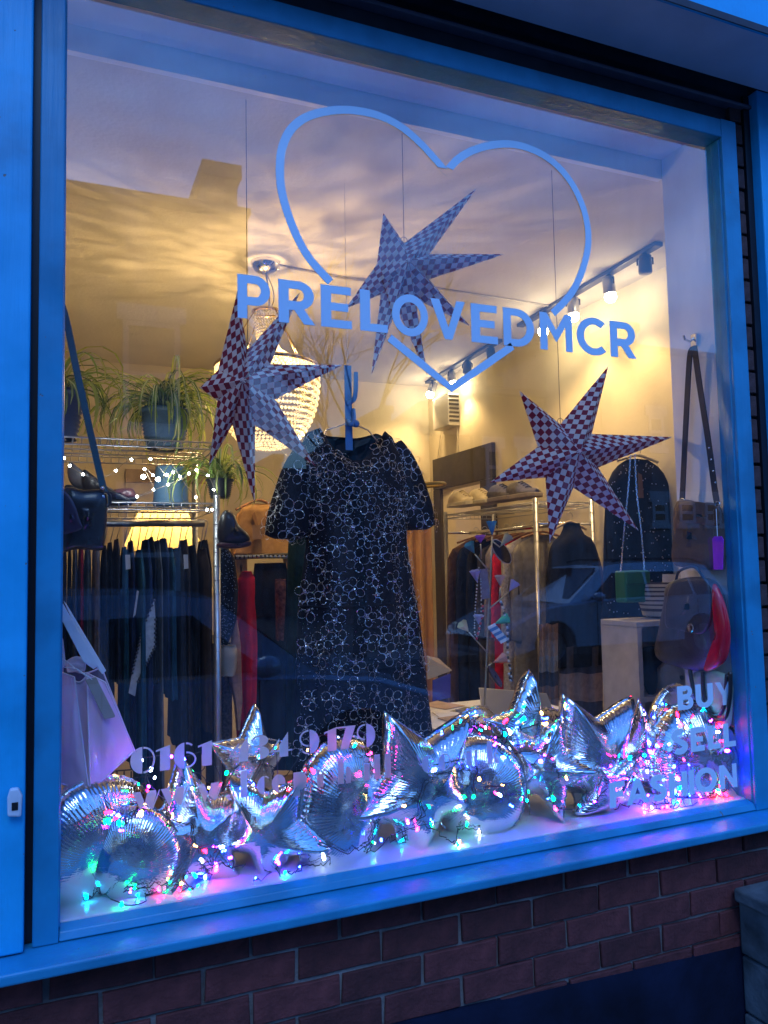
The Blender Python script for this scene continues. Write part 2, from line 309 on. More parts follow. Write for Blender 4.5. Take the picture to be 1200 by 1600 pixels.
# ---- lettering: flat shapes cut out of vinyl
def arc(cx, cy_, rx, ry, a0, a1, n=14):
    return [(cx + rx * math.cos(rad(a0 + (a1 - a0) * i / n)), cy_ + ry * math.sin(rad(a0 + (a1 - a0) * i / n))) for i in range(n + 1)]
def stroke(pts, w, w2=None):
    Lp = []; Rp = []; k = len(pts)
    for i, p in enumerate(pts):
        a = pts[max(i-1, 0)]; c = pts[min(i+1, k-1)]; dx, dy = c[0]-a[0], c[1]-a[1]; l = math.hypot(dx, dy) or 1
        ww = w if w2 is None else w + (w2 - w) * i / (k - 1)
        Lp.append((p[0] - dy/l*ww/2, p[1] + dx/l*ww/2)); Rp.append((p[0] + dy/l*ww/2, p[1] - dx/l*ww/2))
    return Lp + Rp[::-1]
def glyph(c, s=0.2, ):
    t = s * 0.9
    if c == 'P': return 0.72, [[(0,0),(s,0),(s,.31),(.4,.31)] + arc(.4,.655,.33,.345,-90,90) + [(0,1)], [(s,.31+t),(s,1-t),(.4,1-t)] + arc(.4,.655,.33-s,.345-t,90,-90)]
    if c == 'R': return 0.78, [[(0,0),(s,0),(s,.31),(.33,.31),(.53,0),(.77,0),(.53,.36)] + arc(.42,.665,.33,.335,-70,90) + [(0,1)], [(s,.33+t),(s,1-t),(.42,1-t)] + arc(.42,.665,.33-s,.335-t,90,-90)]
    if c == 'E': return 0.66, [[(0,0),(.64,0),(.64,t),(s,t),(s,.5-t/2),(.57,.5-t/2),(.57,.5+t/2),(s,.5+t/2),(s,1-t),(.63,1-t),(.63,1),(0,1)]]
    if c == 'L': return 0.60, [[(0,0),(.58,0),(.58,t),(s,t),(s,1),(0,1)]]
    if c == 'O': return 1.04, [arc(.5,.5,.52,.52,0,360,36)[:-1], arc(.5,.5,.52-s,.52-t,360,0,36)[:-1]]
    if c == 'V': return 0.86, [[(.34,0),(.53,0),(.88,1),(.66,1),(.44,.3),(.22,1),(-.01,1)]]
    if c == 'D': return 0.86, [[(0,0),(.36,0)] + arc(.36,.5,.5,.5,-90,90,20) + [(0,1)], [(s,t),(s,1-t),(.36,1-t)] + arc(.36,.5,.5-s,.5-t,90,-90,20)]
    if c == 'M': return 0.96, [[(0,0),(s,0),(s,.66),(.47,.24),(.49,.24),(.76,.66),(.76,0),(.96,0),(.96,1),(.75,1),(.48,.56),(.21,1),(0,1)]]
    if c == 'C': return 0.92, [arc(.5,.5,.51,.52,48,312,28) + arc(.5,.5,.51-s,.52-t,312,48,28)]
    if c == 'B': return 0.74, [[(0,0),(.44,0)] + arc(.44,.285,.29,.285,-90,60,10) + arc(.42,.745,.27,.255,-55,90,10) + [(0,1)],
                               [(s,t),(s,.5-t/2+.03),(.43,.5-t/2+.03)] + arc(.43,.29,.1,.13,80,-90,6), [(s,.5+t/2+.03),(s,1-t),(.41,1-t)] + arc(.41,.75,.08,.1,90,-90,6)]
    if c == 'U': return 0.84, [[(0,1),(0,.38)] + arc(.41,.38,.41,.4,180,360,18) + [(.82,1),(.82-s,1),(.82-s,.38)] + arc(.41,.38,.41-s,.4-t,360,180,18) + [(s,1)]]
    if c == 'Y': return 0.84, [[(.32,0),(.32+s,0),(.32+s,.4),(.86,1),(.63,1),(.43,.6),(.23,1),(-.01,1),(.32,.41)]]
    if c == 'S': return 0.72, [stroke(arc(.36,.735,.235,.175,40,250,14) + arc(.36,.275,.25,.185,75,-140,16), s * 1.0)]
    if c == 'F': return 0.63, [[(0,0),(s,0),(s,.4),(.56,.4),(.56,.4+t),(s,.4+t),(s,1-t),(.63,1-t),(.63,1),(0,1)]]
    if c == 'A': return 0.92, [[(-.02,0),(.2,0),(.28,.2),(.64,.2),(.72,0),(.94,0),(.56,1),(.36,1)], [(.35,.38),(.46,.67),(.57,.38)]]
    if c == 'H': return 0.82, [[(0,0),(s,0),(s,.42),(.6,.42),(.6,0),(.6+s,0),(.6+s,1),(.6,1),(.6,.42+t),(s,.42+t),(s,1),(0,1)]]
    if c == 'I': return 0.20, [[(0,0),(s,0),(s,1),(0,1)]]
    if c == 'N': return 0.86, [[(0,0),(s,0),(s,.62),(.64,0),(.84,0),(.84,1),(.64,1),(.64,.38),(s,1),(0,1)]]
    return 0.4, []
def deco(c):                    # the fat-and-thin lettering along the bottom
    h = .07
    if c == '0': return .95, [arc(.46,.5,.46,.52,90,270,18), stroke(arc(.5,.5,.42,.485,90,-90,18), h)]
    if c == '1': return .56, [[(.14,0),(.54,0),(.54,1),(-.02,.83),(-.02,.76),(.14,.80)]]
    if c == '6': return .9, [arc(.45,.5,.45,.52,93,267,18), stroke(arc(.49,.5,.40,.485,90,52,6), h), stroke(arc(.49,.32,.38,.30,88,-90,14), h)]
    if c == '4': return .95, [[(.36,0),(.74,0),(.74,1.02),(.36,.5)], [(-.06,.22),(.355,.22),(.355,.29),(.07,.29),(.355,.66),(.355,.78)], [(.745,.22),(.92,.22),(.92,.29),(.745,.29)]]
    if c == '3': return .8, [[(.34,0)] + arc(.36,.27,.40,.27,-90,80,12) + arc(.36,.77,.36,.24,-75,90,12) + [(.34,1.01)], stroke(arc(.335,.76,.3,.21,90,165,8), h), [(.12,.5),(.335,.5),(.335,.57),(.12,.57)]]
    if c == '9': return .9, [arc(.45,.5,.45,.52,87,-87,18), stroke(arc(.41,.66,.36,.32,90,270,14), h), stroke(arc(.41,.5,.40,.485,270,230,6), h)]
    if c == '7': return .8, [[(.12,0),(.5,0),(.86,1),(.42,1)], [(-.06,.93),(.39,.93),(.415,1),(-.06,1)]]
    if c == 'w': return 1.5, [[(.28,0),(.42,0),(.62,.62),(.5,1),(.44,1)][:0] or [(.0,1),(.42,1),(.62,.45),(.46,.0)], [(.64,.40),(.8,1),(1.22,1),(1.26,.8),(1.0,0)], stroke([(1.05,.06),(1.42,1)], h)]
    if c == '.': return .3, [arc(.12,.12,.13,.13,0,360,12)[:-1]]
    if c == 'l': return .5, [[(0,0),(.38,0),(.38,1.45),(0,1.45)]]
    if c == 'c': return .8, [arc(.42,.5,.42,.52,90,270,14), stroke(arc(.46,.5,.3,.485,88,50,5), h), stroke(arc(.46,.5,.3,.485,-88,-50,5), h)]
    if c == 'e': return .8, [arc(.40,.5,.40,.52,90,270,14), [(.405,.45),(.80,.45)] + arc(.41,.5,.39,.5,10,90,8), stroke(arc(.43,.5,.34,.485,-88,-30,6), h)]
    if c == 'p': return .85, [[(0,-.4),(.38,-.4),(.38,1),(0,1)], arc(.385,.5,.42,.5,-90,90,14)]
    if c == 'r': return .62, [[(0,0),(.38,0),(.38,1),(0,1)], stroke(arc(.40,.7,.2,.25,170,40,6), .12)]
    if c == 'h': return .85, [[(0,0),(.36,0),(.36,1.45),(0,1.45)], [(.5,0),(.8,0),(.8,.8),(.62,1),(.5,.9)]]
    if c == 'i': return .46, [[(0,0),(.36,0),(.36,1),(0,1)], arc(.18,1.22,.17,.15,0,360,12)[:-1]]
    if c == 'o': return .9, [arc(.42,.5,.42,.52,90,270,14), stroke(arc(.45,.5,.36,.485,90,-90,14), h)]
    if c == 'u': return .85, [[(0,.2),(.1,0),(.38,0),(.38,1),(0,1)], [(.6,0),(.78,0),(.78,1),(.6,1)]]
    if c == 'k': return .9, [[(0,0),(.38,0),(.38,1.45),(0,1.45)], [(.42,.5),(.7,1),(.8,1),(.58,.55),(.86,0),(.6,0)]]
    return .4, []
def cut(name, loops, fx, m, parent, y, th=0.0006):
    "a filled flat shape (holes by the even-odd rule) standing in the plane of the glass"
    cu = bpy.data.curves.new(name, 'CURVE'); cu.dimensions = '2D'; cu.fill_mode = 'BOTH'; cu.extrude = th
    for lp in loops:
        sp = cu.splines.new('POLY'); sp.points.add(len(lp) - 1); sp.use_cyclic_u = True
        for i, p in enumerate(lp):
            q = fx(p); sp.points[i].co = (q[0], q[1], 0, 1)
    tmp = bpy.data.objects.new(name, cu); COL.objects.link(tmp)
    dg = bpy.context.evaluated_depsgraph_get()
    me = bpy.data.meshes.new_from_object(tmp.evaluated_get(dg))
    bpy.data.objects.remove(tmp); bpy.data.curves.remove(cu)
    vv = [Vector((v.co.x, y + v.co.z, v.co.y)) for v in me.vertices]; ff = [list(p.vertices) for p in me.polygons]
    bpy.data.meshes.remove(me)
    q = MB(); q.add(vv, ff); return q.build(name, m, parent)
def text(chars, fn, x, z, h, track, m, parent, y, wx=1.0, slope=0.0):
    for c in chars:
        if c == ' ': x += h * 0.55; continue
        adv, loops = fn(c)
        if fn is deco:
            loops2 = [[(p) for p in lp] for lp in loops]
        x0 = x
        cut('letter' if not c.isdigit() else 'numeral', loops, lambda p: (x0 + p[0] * h * wx, z + p[1] * h), m, parent, y)
        x += adv * h * wx + track
    return x
vinyl = mat('silver_blue_vinyl', (0.55, 0.72, 0.86), 0.5, var=0.02, scale=5)
frost = mat('frosted_vinyl', (0.88, 0.88, 0.92), 0.7, var=0.02, scale=5, trans=0.62)
# shop name: letters placed one by one at their measured left edges
for c, px in zip('PRELOVEDMCR', (371, 435, 501, 562, 612, 672, 735, 785, 842, 899, 951)):
    x0 = at(px, 490, 0).x
    h = 0.113; adv, loops = glyph(c, 0.215)
    nxt = {'P': 422, 'R': 492, 'E': 549, 'L': 605, 'O': 668, 'V': 726, 'E2': 776, 'D': 833, 'M': 892, 'C': 944, 'R2': 991}[c if (c, px) not in (('E', 735), ('R', 951)) else c + '2']
    w = at(nxt, 490, 0).x - x0
    x1 = max(p[0] for lp in loops for p in lp); xm = min(p[0] for lp in loops for p in lp)
    cut('letter', loops, (lambda k, s: lambda p: (k + (p[0] - s[0]) / (s[1] - s[0]) * s[2], 2.178 + p[1] * h))(x0, (xm, x1, w)), vinyl, pane, -0.002)
# heart outline, in two strokes
def flat(pts): return [(at(x, y, 0).x, at(x, y, 0).z) for x, y in pts]
def sm(pts, n=6): return [(p.x, p.y) for p in spline([Vector((a, b_, 0)) for a, b_ in pts], n)]
up = sm(flat([(516,441),(480,400),(455,350),(440,300),(437,262),(441,230),(455,202),(480,183),(515,174),(550,173),(590,181),(625,198),(655,223),(680,250),(697,270)]))
up2 = sm(flat([(697,270),(712,252),(735,237),(765,228),(800,226),(835,236),(865,255),(890,283),(908,318),(917,352),(918,385),(910,420),(896,452),(880,473),(863,490)]))
cut('heart_outline', [stroke(up + up2[1:], 0.0225)], lambda p: p, vinyl, pane, -0.002)
lo = flat([(608,528),(705,607),(800,541)])
cut('heart_outline', [stroke([lo[0], tuple(Vector(lo[0]).lerp(Vector(lo[1]), .5)), lo[1], tuple(Vector(lo[1]).lerp(Vector(lo[2]), .5)), lo[2]], 0.0225)], lambda p: p, vinyl, pane, -0.002)
# telephone number and web address, frosted
for c, px in zip('01614349179', (202, 243, 270, 309, 359, 392, 423, 467, 507, 527, 557)):
    cut_x = at(px + 2, 1165, 0).x; adv, loops = deco(c)
    for lp in loops: pass
    cutter = (lambda k: lambda p: (k + p[0] * 0.058, 1.083 + p[1] * 0.058))(cut_x)
    cut('numeral', loops, cutter, frost, pane, 0.0085)
for c, px in zip('www.lceprhill.co.uk', (205, 250, 306, 352, 375, 401, 424, 458, 495, 528, 569, 585, 602, 622, 660, 686, 712, 730, 763)):
    cut_x = at(px + 2, 1220, 0).x; adv, loops = deco(c)
    cutter = (lambda k: lambda p: (k + p[0] * 0.043, 0.998 + p[1] * 0.043))(cut_x)
    cut('letter', loops, cutter, frost, pane, 0.0085)
for word, x0, x1, z0, h in (('BUY', 1.757, 1.985, 1.086, 0.073), ('SELL', 1.727, 1.988, 0.955, 0.073), ('FASHION', 1.487, 1.985, 0.828, 0.073)):
    tot = sum(glyph(c)[0] for c in word) * h; gap = (x1 - x0 - tot) / (len(word) - 1)
    g26 = lambda c: glyph(c, .25)
    wx_ = 1.18; gap = (x1 - x0 - tot * wx_) / (len(word) - 1)
    text(word, g26, x0, z0, h, gap, mat('pale_vinyl', (0.66, 0.80, 0.92), 0.5, var=0.02), pane, -0.002, wx_)

# ---- brickwork below the window and beside it
bw = thing('brick_wall', 'dark red brick wall under the blue window sill', 'wall', (1.0, 0.0, 0.0))
COURSE, PITCH = 0.0785, 0.2215
b = MB(); b.box(-0.55, 2.6, -0.018, 0.04, 0.0, 0.7275); b.build('mortar', mortar_m, bw)
brick_meshes = []
for k in range(9):
    q = MB(); n = 3; hx, hz = PITCH / 2 - 0.0048, COURSE / 2 - 0.0046
    rr = random.Random(k)
    pts = [(-hx, -hz), (-hx*.3, -hz + rr.uniform(-.001, .001)), (hx*.4, -hz + rr.uniform(-.001, .001)), (hx, -hz), (hx, hz), (hx*.3, hz + rr.uniform(-.001, .001)), (-hx*.5, hz + rr.uniform(-.001, .001)), (-hx, hz)]
    pts = [(a + rr.uniform(-.0022, .0022), c + rr.uniform(-.0018, .0018)) for a, c in pts]
    inner = [(a * 0.975, c * 0.93) for a, c in pts]
    K = len(pts)
    q.add([(a, 0.016, c) for a, c in pts] + [(a, -0.0015, c) for a, c in pts] + [(a, -0.004, c) for a, c in inner],
          [(i, (i+1) % K, K + (i+1) % K, K + i) for i in range(K)] + [(K + i, K + (i+1) % K, 2*K + (i+1) % K, 2*K + i) for i in range(K)] + [tuple(range(2*K, 3*K))])
    src = q.build('brick', brick_m, None); brick_meshes.append(src.data); bpy.data.objects.remove(src)
z_joint = 0.634                                # bed joint above the course whose cross joint falls at x 1.194
row = 0
zz = z_joint + COURSE
k = -1
while z_joint - k * COURSE > 0.02:
    zc = z_joint - k * COURSE - COURSE / 2
    x = 1.194 + (PITCH / 2 if k % 2 else 0) - PITCH * 8 + PITCH / 2
    while x < 2.5:
        if x > -0.45 and zc + COURSE / 2 < 0.728 and zc > 0.34:
            o = bpy.data.objects.new('brick', random.choice(brick_meshes)); COL.objects.link(o); o.parent = bw
            o.location = Vector((x + random.uniform(-.002, .002), -0.024 + random.uniform(-.002, .002), zc + random.uniform(-.001, .001))) - bw.location; o.rotation_euler = (random.uniform(-.03, .03), random.uniform(-.006, .006), random.uniform(-.012, .012))
        x += PITCH
    k += 1
# top course, cut by the sill
x = 1.194 - PITCH * 8 + PITCH
b = MB(); b.hexa([(-0.55,-0.034,0.0),(2.6,-0.034,0.0),(2.6,-0.018,0.0),(-0.55,-0.018,0.0)], [(-0.55,-0.0315,0.452),(2.6,-0.0315,0.338),(2.6,-0.018,0.338),(-0.55,-0.018,0.452)])
b.build('painted_plinth', plinth_navy, bw, label='dark navy painted band along the foot of the wall')

bj = thing('brick_pier', 'narrow strip of dark bricks between window frame and blue pilaster', 'wall', (2.12, 0.02, 0.756))
b = MB(); b.box(2.092, 2.2, 0.004, 0.05, 0.756, 3.14); b.build('mortar', dark_timber, bj)
dbrick = mat('dark_brick', (0.075, 0.04, 0.04), 0.9, var=0.3, scale=40, bump=0.7)  # darker and less red than the brick under the sill
q = MB(); q.box(-.026, .026, -0.012, 0.02, -.0345, .0345); src = q.build('brick', dbrick, None); src.parent = bj; bevel(src, .003)
for i in range(30):
    o = src if i == 0 else src.copy()
    if i: COL.objects.link(o); o.parent = bj
    o.location = Vector((2.1195 + random.uniform(-.002, .002), 0.0 + random.uniform(-.002, .002), 0.80 + i * 0.0785)) - bj.location
b = MB(); b.box(2.148, 2.2, -0.02, 0.003, 0.756, 3.135); b.build('gap_shade_strip', black_m, bj)  # black strip put in for the shade of the gap beside the pilaster

ln = thing('shutter_box', 'dark recessed lintel above the window under the fascia', 'lintel', (1.0, 0.0, 3.02))
b = MB(); b.box(-0.5, 2.2, 0.006, 0.06, 3.02, 3.3); b.build('lintel_board', dark_timber, ln)
b = MB(); b.box(-0.5, 2.2, -0.03, 0.005, 3.088, 3.10); bevel(b.build('shutter_rail', mat('grey_rail', (0.10, 0.10, 0.13), 0.5), ln))
b = MB(); b.box(-0.5, 2.2, -0.012, 0.0055, 3.105, 3.135); b.build('shutter_slat', black_m, ln)

fs = thing('shop_fascia', 'projecting sign board with grey soffit and bright blue face', 'fascia', (1.0, -0.1, 3.14))
b = MB(); b.box(-0.6, 3.2, -0.27, -0.055, 3.142, 3.165); bevel(b.build('soffit_board', fascia_grey, fs))
b = MB(); b.box(-0.6, 3.2, -0.285, -0.271, 3.135, 3.75); b.build('sign_face', azure, fs)
b = MB(); b.box(-0.6, 3.2, -0.27, 0.06, 3.70, 3.75); b.build('fascia_top', azure, fs)
b = MB(); b.box(-0.6, 3.2, -0.29, -0.286, 3.128, 3.15); b.build('drip_edge', dark_timber, fs)

pl = thing('pilaster', 'bright azure pilaster with a small white catch by the window', 'pilaster', (-0.2, -0.02, 0.76))
b = MB(); b.box(-0.5, -0.068, -0.054, 0.04, 0.7585, 3.1415); bevel(b.build('pilaster_face', azure, pl), .004)
b = MB(); b.box(-0.0675, -0.0525, -0.01, 0.035, 0.7585, 3.13); b.build('shadow_gap', black_m, pl)
c0 = at(24, 1252, -0.06)
b = MB(); b.slab([c0 + Vector((-.014, 0, -.026)), c0 + Vector((.012, 0, -.03)), c0 + Vector((.014, 0, .012)), c0 + Vector((.006, 0, .03)), c0 + Vector((-.010, 0, .03)), c0 + Vector((-.015, 0, .012))], (0, -.016, 0))
lock = b.build('window_catch', mat('white_plastic', (.62, .68, .75), .35), pl); bevel(lock, .004)
b = MB(); b.slab([c0 + Vector((-.006, -.0165, -.014)), c0 + Vector((.006, -.0165, -.014)), c0 + Vector((.006, -.0165, .002)), c0 + Vector((-.006, -.0165, .002))], (0, -.001, 0)); b.build('keyhole', black_m, lock)
pr = thing('pilaster', 'bright azure pilaster beside the strip of dark bricks', 'pilaster', (2.3, -0.02, 0.0))
b = MB(); b.box(2.175, 2.7, -0.055, 0.04, 0.7585, 3.1415); bevel(b.build('pilaster_face', azure, pr), .004)

gp = thing('garden_wall', 'low stone wall with a coping abutting the shopfront', 'wall', (2.3, -0.4, 0.0))
stone = mat('grey_stone', (0.085, 0.095, 0.10), 0.9, var=0.55, scale=11, bump=1.0, bscale=45, spec=.25)
b = MB(); b.hexa([(1.905,-0.9,.505),(2.35,-0.9,.505),(2.35,-0.04,.505),(1.905,-0.04,.505)], [(1.905,-0.9,.535),(2.35,-0.9,.535),(2.35,-0.04,.545),(1.905,-0.04,.545)]); bevel(b.build('coping_stone', stone, gp), .008, 3)
for i, (z0, z1) in enumerate(((0.0, .17), (.175, .34), (.345, .503))):
    for j in range(2):
        ya, yb = (-0.88, -0.45 + .12 * (i % 2)), (-0.445 + .12 * (i % 2), -0.036)
        y0, y1 = (ya, yb)[j]
        b = MB(); b.box(1.93 + random.uniform(-.004, .004), 2.32, y0, y1, z0, z1); bevel(b.build('stone', stone, gp), .008, 2)

# ------------------------------------------------------------------ lamps inside the shop
def point(name, loc, watts, col, r=0.02, parent=None):
    d = bpy.data.lights.new(name, 'POINT'); d.energy = watts; d.color = col; d.shadow_soft_size = r
    o = bpy.data.objects.new(name, d); COL.objects.link(o); o.location = loc; return o
def spot(name, loc, aim, watts, col, ang=80, blend=0.6, r=0.025):
    d = bpy.data.lights.new(name, 'SPOT'); d.energy = watts; d.color = col; d.spot_size = rad(ang); d.spot_blend = blend; d.shadow_soft_size = r
    o = bpy.data.objects.new(name, d); COL.objects.link(o); o.location = loc
    o.rotation_euler = (Vector(aim) - Vector(loc)).to_track_quat('-Z', 'Y').to_euler(); return o
WARM = (1.0, 0.64, 0.27)

# ---- chandelier
rose = Vector((0.862, 1.537, CZ))
ch = thing('chandelier', 'glowing crystal chandelier hanging from a chrome ceiling rose', 'chandelier', rose)
b = MB(); b.lathe(rose, [(0.0005,-.055),(.02,-.053),(.05,-.04),(.066,-.018),(.068,-.002),(.066,-.0005)], 24); b.build('ceiling_rose', chrome, ch, True)
cd = (at(440, 640, 1.537) - at(440, 400, 1.537)).length
hub = Vector((rose.x + 0.05, 1.537, 0))
z_top = at(420, 488, 1.537).z; z_mid = at(420, 535, 1.537).z; z_band = at(420, 574, 1.537).z; z_bot = at(440, 702, 1.537).z
axx = at(418, 600, 1.537).x
b = MB(); b.tube(bez((rose.x, 1.537, CZ - .05), (rose.x + .03, 1.537, CZ - .2), (axx, 1.537, z_top), 10), .004, 6); b.tube(bez((rose.x, 1.537, CZ - .05), (rose.x + .075, 1.537, CZ - .17), (axx, 1.537, z_top), 10), .0025, 6)
b.build('cable', mat('grey_flex', (.3, .28, .25), .4), ch, True)
crystal = bpy.data.materials.new('crystal'); crystal.use_nodes = True
t = crystal.node_tree; t.nodes.clear(); o_ = t.nodes.new('ShaderNodeOutputMaterial'); tl = t.nodes.new('ShaderNodeBsdfTranslucent'); gl = t.nodes.new('ShaderNodeBsdfGlossy')
tp = t.nodes.new('ShaderNodeBsdfTransparent')
gl.inputs['Roughness'].default_value = .08; tl.inputs[0].default_value = (.98, .93, .84, 1); m1 = t.nodes.new('ShaderNodeMixShader'); m1.inputs[0].default_value = .22
m2 = t.nodes.new('ShaderNodeMixShader'); m2.inputs[0].default_value = .35
t.links.new(tl.outputs[0], m1.inputs[1]); t.links.new(gl.outputs[0], m1.inputs[2]); t.links.new(m1.outputs[0], m2.inputs[1]); t.links.new(tp.outputs[0], m2.inputs[2]); t.links.new(m2.outputs[0], o_.inputs[0])
R0, R1 = 0.062, 0.232
brass = mat('brass', (.55, .42, .22), .25, 1.0)
def ring(b, r, z, w=.006): b.tube([(axx + r * math.cos(a), 1.537 + r * math.sin(a), z) for a in [2 * math.pi * i / 40 for i in range(40)]], w, 6, closed=True)
b = MB(); ring(b, R0, z_top, .008); ring(b, R1, z_band, .010); ring(b, R1 * .99, z_band - .05, .006)
for i in range(4):
    a = i * math.pi / 2 + .4; b.tube([(axx + R0 * math.cos(a), 1.537 + R0 * math.sin(a), z_top), (axx + R1 * math.cos(a), 1.537 + R1 * math.sin(a), z_band)], .003, 5)
b.build('frame', brass, ch, True)
def beads(name, prof, step, r, parent):
    b = MB(); a0 = 0
    for i in range(len(prof)):
        rr, z = prof[i]; n = max(6, int(2 * math.pi * rr / step)); a0 += .5
        for j in range(n):
            a = 2 * math.pi * (j + a0) / n; c = Vector((axx + rr * math.cos(a), 1.537 + rr * math.sin(a), z))
            b.add([c + Vector((r,0,0)), c + Vector((0,r,0)), c - Vector((r,0,0)), c - Vector((0,r,0)), c + Vector((0,0,r*1.1)), c - Vector((0,0,r*1.1))],
                  [(0,1,4),(1,2,4),(2,3,4),(3,0,4),(1,0,5),(2,1,5),(3,2,5),(0,3,5)])
    return b.build(name, crystal, parent, kind='stuff')
nr = 9; beads('crystal_drum', [(R0 - .002 * i, z_top - .012 - (z_top - z_mid - .012) * i / nr) for i in range(nr + 1)], .0125, .0058, ch)
nr = 15; beads('crystal_swag', [(R0 * .75 + (R1 - R0 * .75) * (i / nr) ** 2.0, z_mid - (z_mid - z_band) * i / nr) for i in range(1, nr)], .02, .0068, ch)
beads('crystal_band', [(R1, z_band - .012), (R1, z_band - .025), (R1, z_band - .038)], .017, .008, ch)
nr = 17; zb = z_band - .055
beads('crystal_bowl', [(R1 * math.cos(math.pi / 2 * i / nr) ** .8 + .004, zb - (zb - z_bot) * math.sin(math.pi / 2 * i / nr)) for i in range(nr)], .018, .0085, ch)
for i in range(3):
    b = MB(); a = i * 2.094; b.ball((axx + .07 * math.cos(a), 1.537 + .07 * math.sin(a), z_band - .03), .022, 10, 8, sz=1.4); b.build('bulb', glow('bulb_glow', (1.0, .74, .42), 20.0), ch, True)
pt = point('chandelier_light', (axx, 1.537, z_band - .06), 14.0, WARM, .03)
pt.data.use_nodes = True; t = pt.data.node_tree; t.nodes.clear()          # noise in the lamp's strength paints the crystals' streaks on the ceiling
lo_ = t.nodes.new('ShaderNodeOutputLight'); em = t.nodes.new('ShaderNodeEmission'); tcn = t.nodes.new('ShaderNodeTexCoord'); mpn = t.nodes.new('ShaderNodeMapping')
mpn.inputs['Scale'].default_value = (5, 13, 5); mpn.inputs['Rotation'].default_value = (0, 0, rad(-20))
nzn = t.nodes.new('ShaderNodeTexNoise'); nzn.inputs['Scale'].default_value = 1.3; nzn.inputs['Detail'].default_value = 5; nzn.inputs['Distortion'].default_value = 1.2
mrn = t.nodes.new('ShaderNodeMapRange'); mrn.inputs[1].default_value = .34; mrn.inputs[2].default_value = .7; mrn.inputs[3].default_value = .25; mrn.inputs[4].default_value = 2.3
t.links.new(tcn.outputs['Normal'], mpn.inputs[0]); t.links.new(mpn.outputs[0], nzn.inputs['Vector']); t.links.new(nzn.outputs['Fac'], mrn.inputs[0])
t.links.new(mrn.outputs[0], em.inputs['Strength']); t.links.new(em.outputs[0], lo_.inputs[0])
# surface cable along the ceiling
b = MB(); b.tube([(rose.x + .06, 1.537, CZ - .006), (1.25, 1.58, CZ - .01), (1.7, 1.56, CZ - .006), (2.5, 1.60, CZ - .006)], .0055, 6)
tag(b.build('ceiling_cable', mat('grey_cable', (.5, .46, .4), .6), None, True), 'thin cable running across the ceiling from the chandelier rose', 'cable')

# ---- track lights
lampm = glow('spot_bulb_glow', (1.0, .80, .48), 60.0)
def track(lbl, p0, p1, heads):
    p0, p1 = Vector(p0), Vector(p1); d = (p1 - p0).normalized(); s_ = d.cross(Vector((0, 0, 1))).normalized()
    tr = thing('track_light', lbl, 'track light', p0, 'ceiling track lights')
    b = MB(); w = .022; h = .02
    b.hexa([p0 - s_*w - Vector((0,0,h)), p0 + s_*w - Vector((0,0,h)), p1 + s_*w - Vector((0,0,h)), p1 - s_*w - Vector((0,0,h))], [p0 - s_*w, p0 + s_*w, p1 + s_*w, p1 - s_*w])
    bevel(b.build('rail', mat('track_grey', (.10, .10, .11), .45, .6), tr))
    for f, aim, lit in heads:
        c = p0.lerp(p1, f) - Vector((0, 0, h)); aim = Vector(aim)
        e = c - Vector((0, 0, .05)); dd = (aim - e).normalized(); u = dd.cross(Vector((0, 0, 1))).normalized(); v = u.cross(dd)
        b = MB(); b.tube([c, c - Vector((0, 0, .02))], .012, 10); b.tube([c - Vector((0,0,.02)) + u*.034, e + u*.034], .004, 5); b.tube([c - Vector((0,0,.02)) - u*.034, e - u*.034], .004, 5); b.tube([c - Vector((0,0,.02)) + u*.034, c - Vector((0,0,.02)) - u*.034], .004, 5)
        b.build('bracket', black_m, tr, True)
        b = MB(); b.tube([e - dd*.045, e - dd*.04, e + dd*.035, e + dd*.04], [.014, .028, .031, .028], 16); sh = b.build('spot_head', steel if lit else mat('dark_metal', (.09, .09, .1), .35, .8), tr, True)
        if lit:
            b = MB(); b.ball(e + dd * .056, .029, 12, 8); b.build('bulb', lampm, sh, True)
            spot('track_spot', e + dd * .09, aim, lit, WARM, 105, .8)
track('dark ceiling track with spotlights nearest the window corner', (2.44, 0.72, CZ), (2.50, 1.95, CZ),
      [(.08, (2.5, 0.9, 1.5), 0), (.30, (2.66, 1.1, 1.4), 11), (.55, (2.66, 1.6, 1.3), 11), (.78, (2.2, 1.8, 1.0), 11)])
track('dark ceiling track with spotlights ending near the wall grille', (2.54, 2.25, CZ), (2.60, 3.42, CZ),
      [(.10, (2.66, 2.2, 1.3), 0), (.40, (2.3, 2.4, 1.0), 0), (.62, (2.66, 2.7, 1.6), 11), (.92, (2.1, 3.55, 1.4), 11)])
point('passage_lamp', (RX + .5, 3.0, 2.4), 8, WARM, .08)

# ---- grille box on the side wall
g0 = Vector((RX, 3.30, 2.66))
gr = thing('wall_grille', 'small pale vent box with slats high on the wall', 'vent', g0)
b = MB(); b.box(RX - .09, RX - .001, 3.06, 3.32, 2.56, 2.80); bevel(b.build('housing', white_paint, gr), .006)
for i in range(7):
    b = MB(); b.box(RX - .088, RX - .01, 3.05, 3.059, 2.585 + i * .03, 2.60 + i * .03); b.build('slat', black_m, gr)
b = MB(); b.tube(spline([(RX - .012, 3.33, 2.6), (RX - .012, 3.42, 2.3), (RX - .012, 3.3, 2.22), (RX - .012, 3.1, 2.3), (RX - .012, 3.08, 2.55)], 6), .003, 5); b.build('cable', mat('pale_cable', (.6, .55, .45), .5), gr, True)

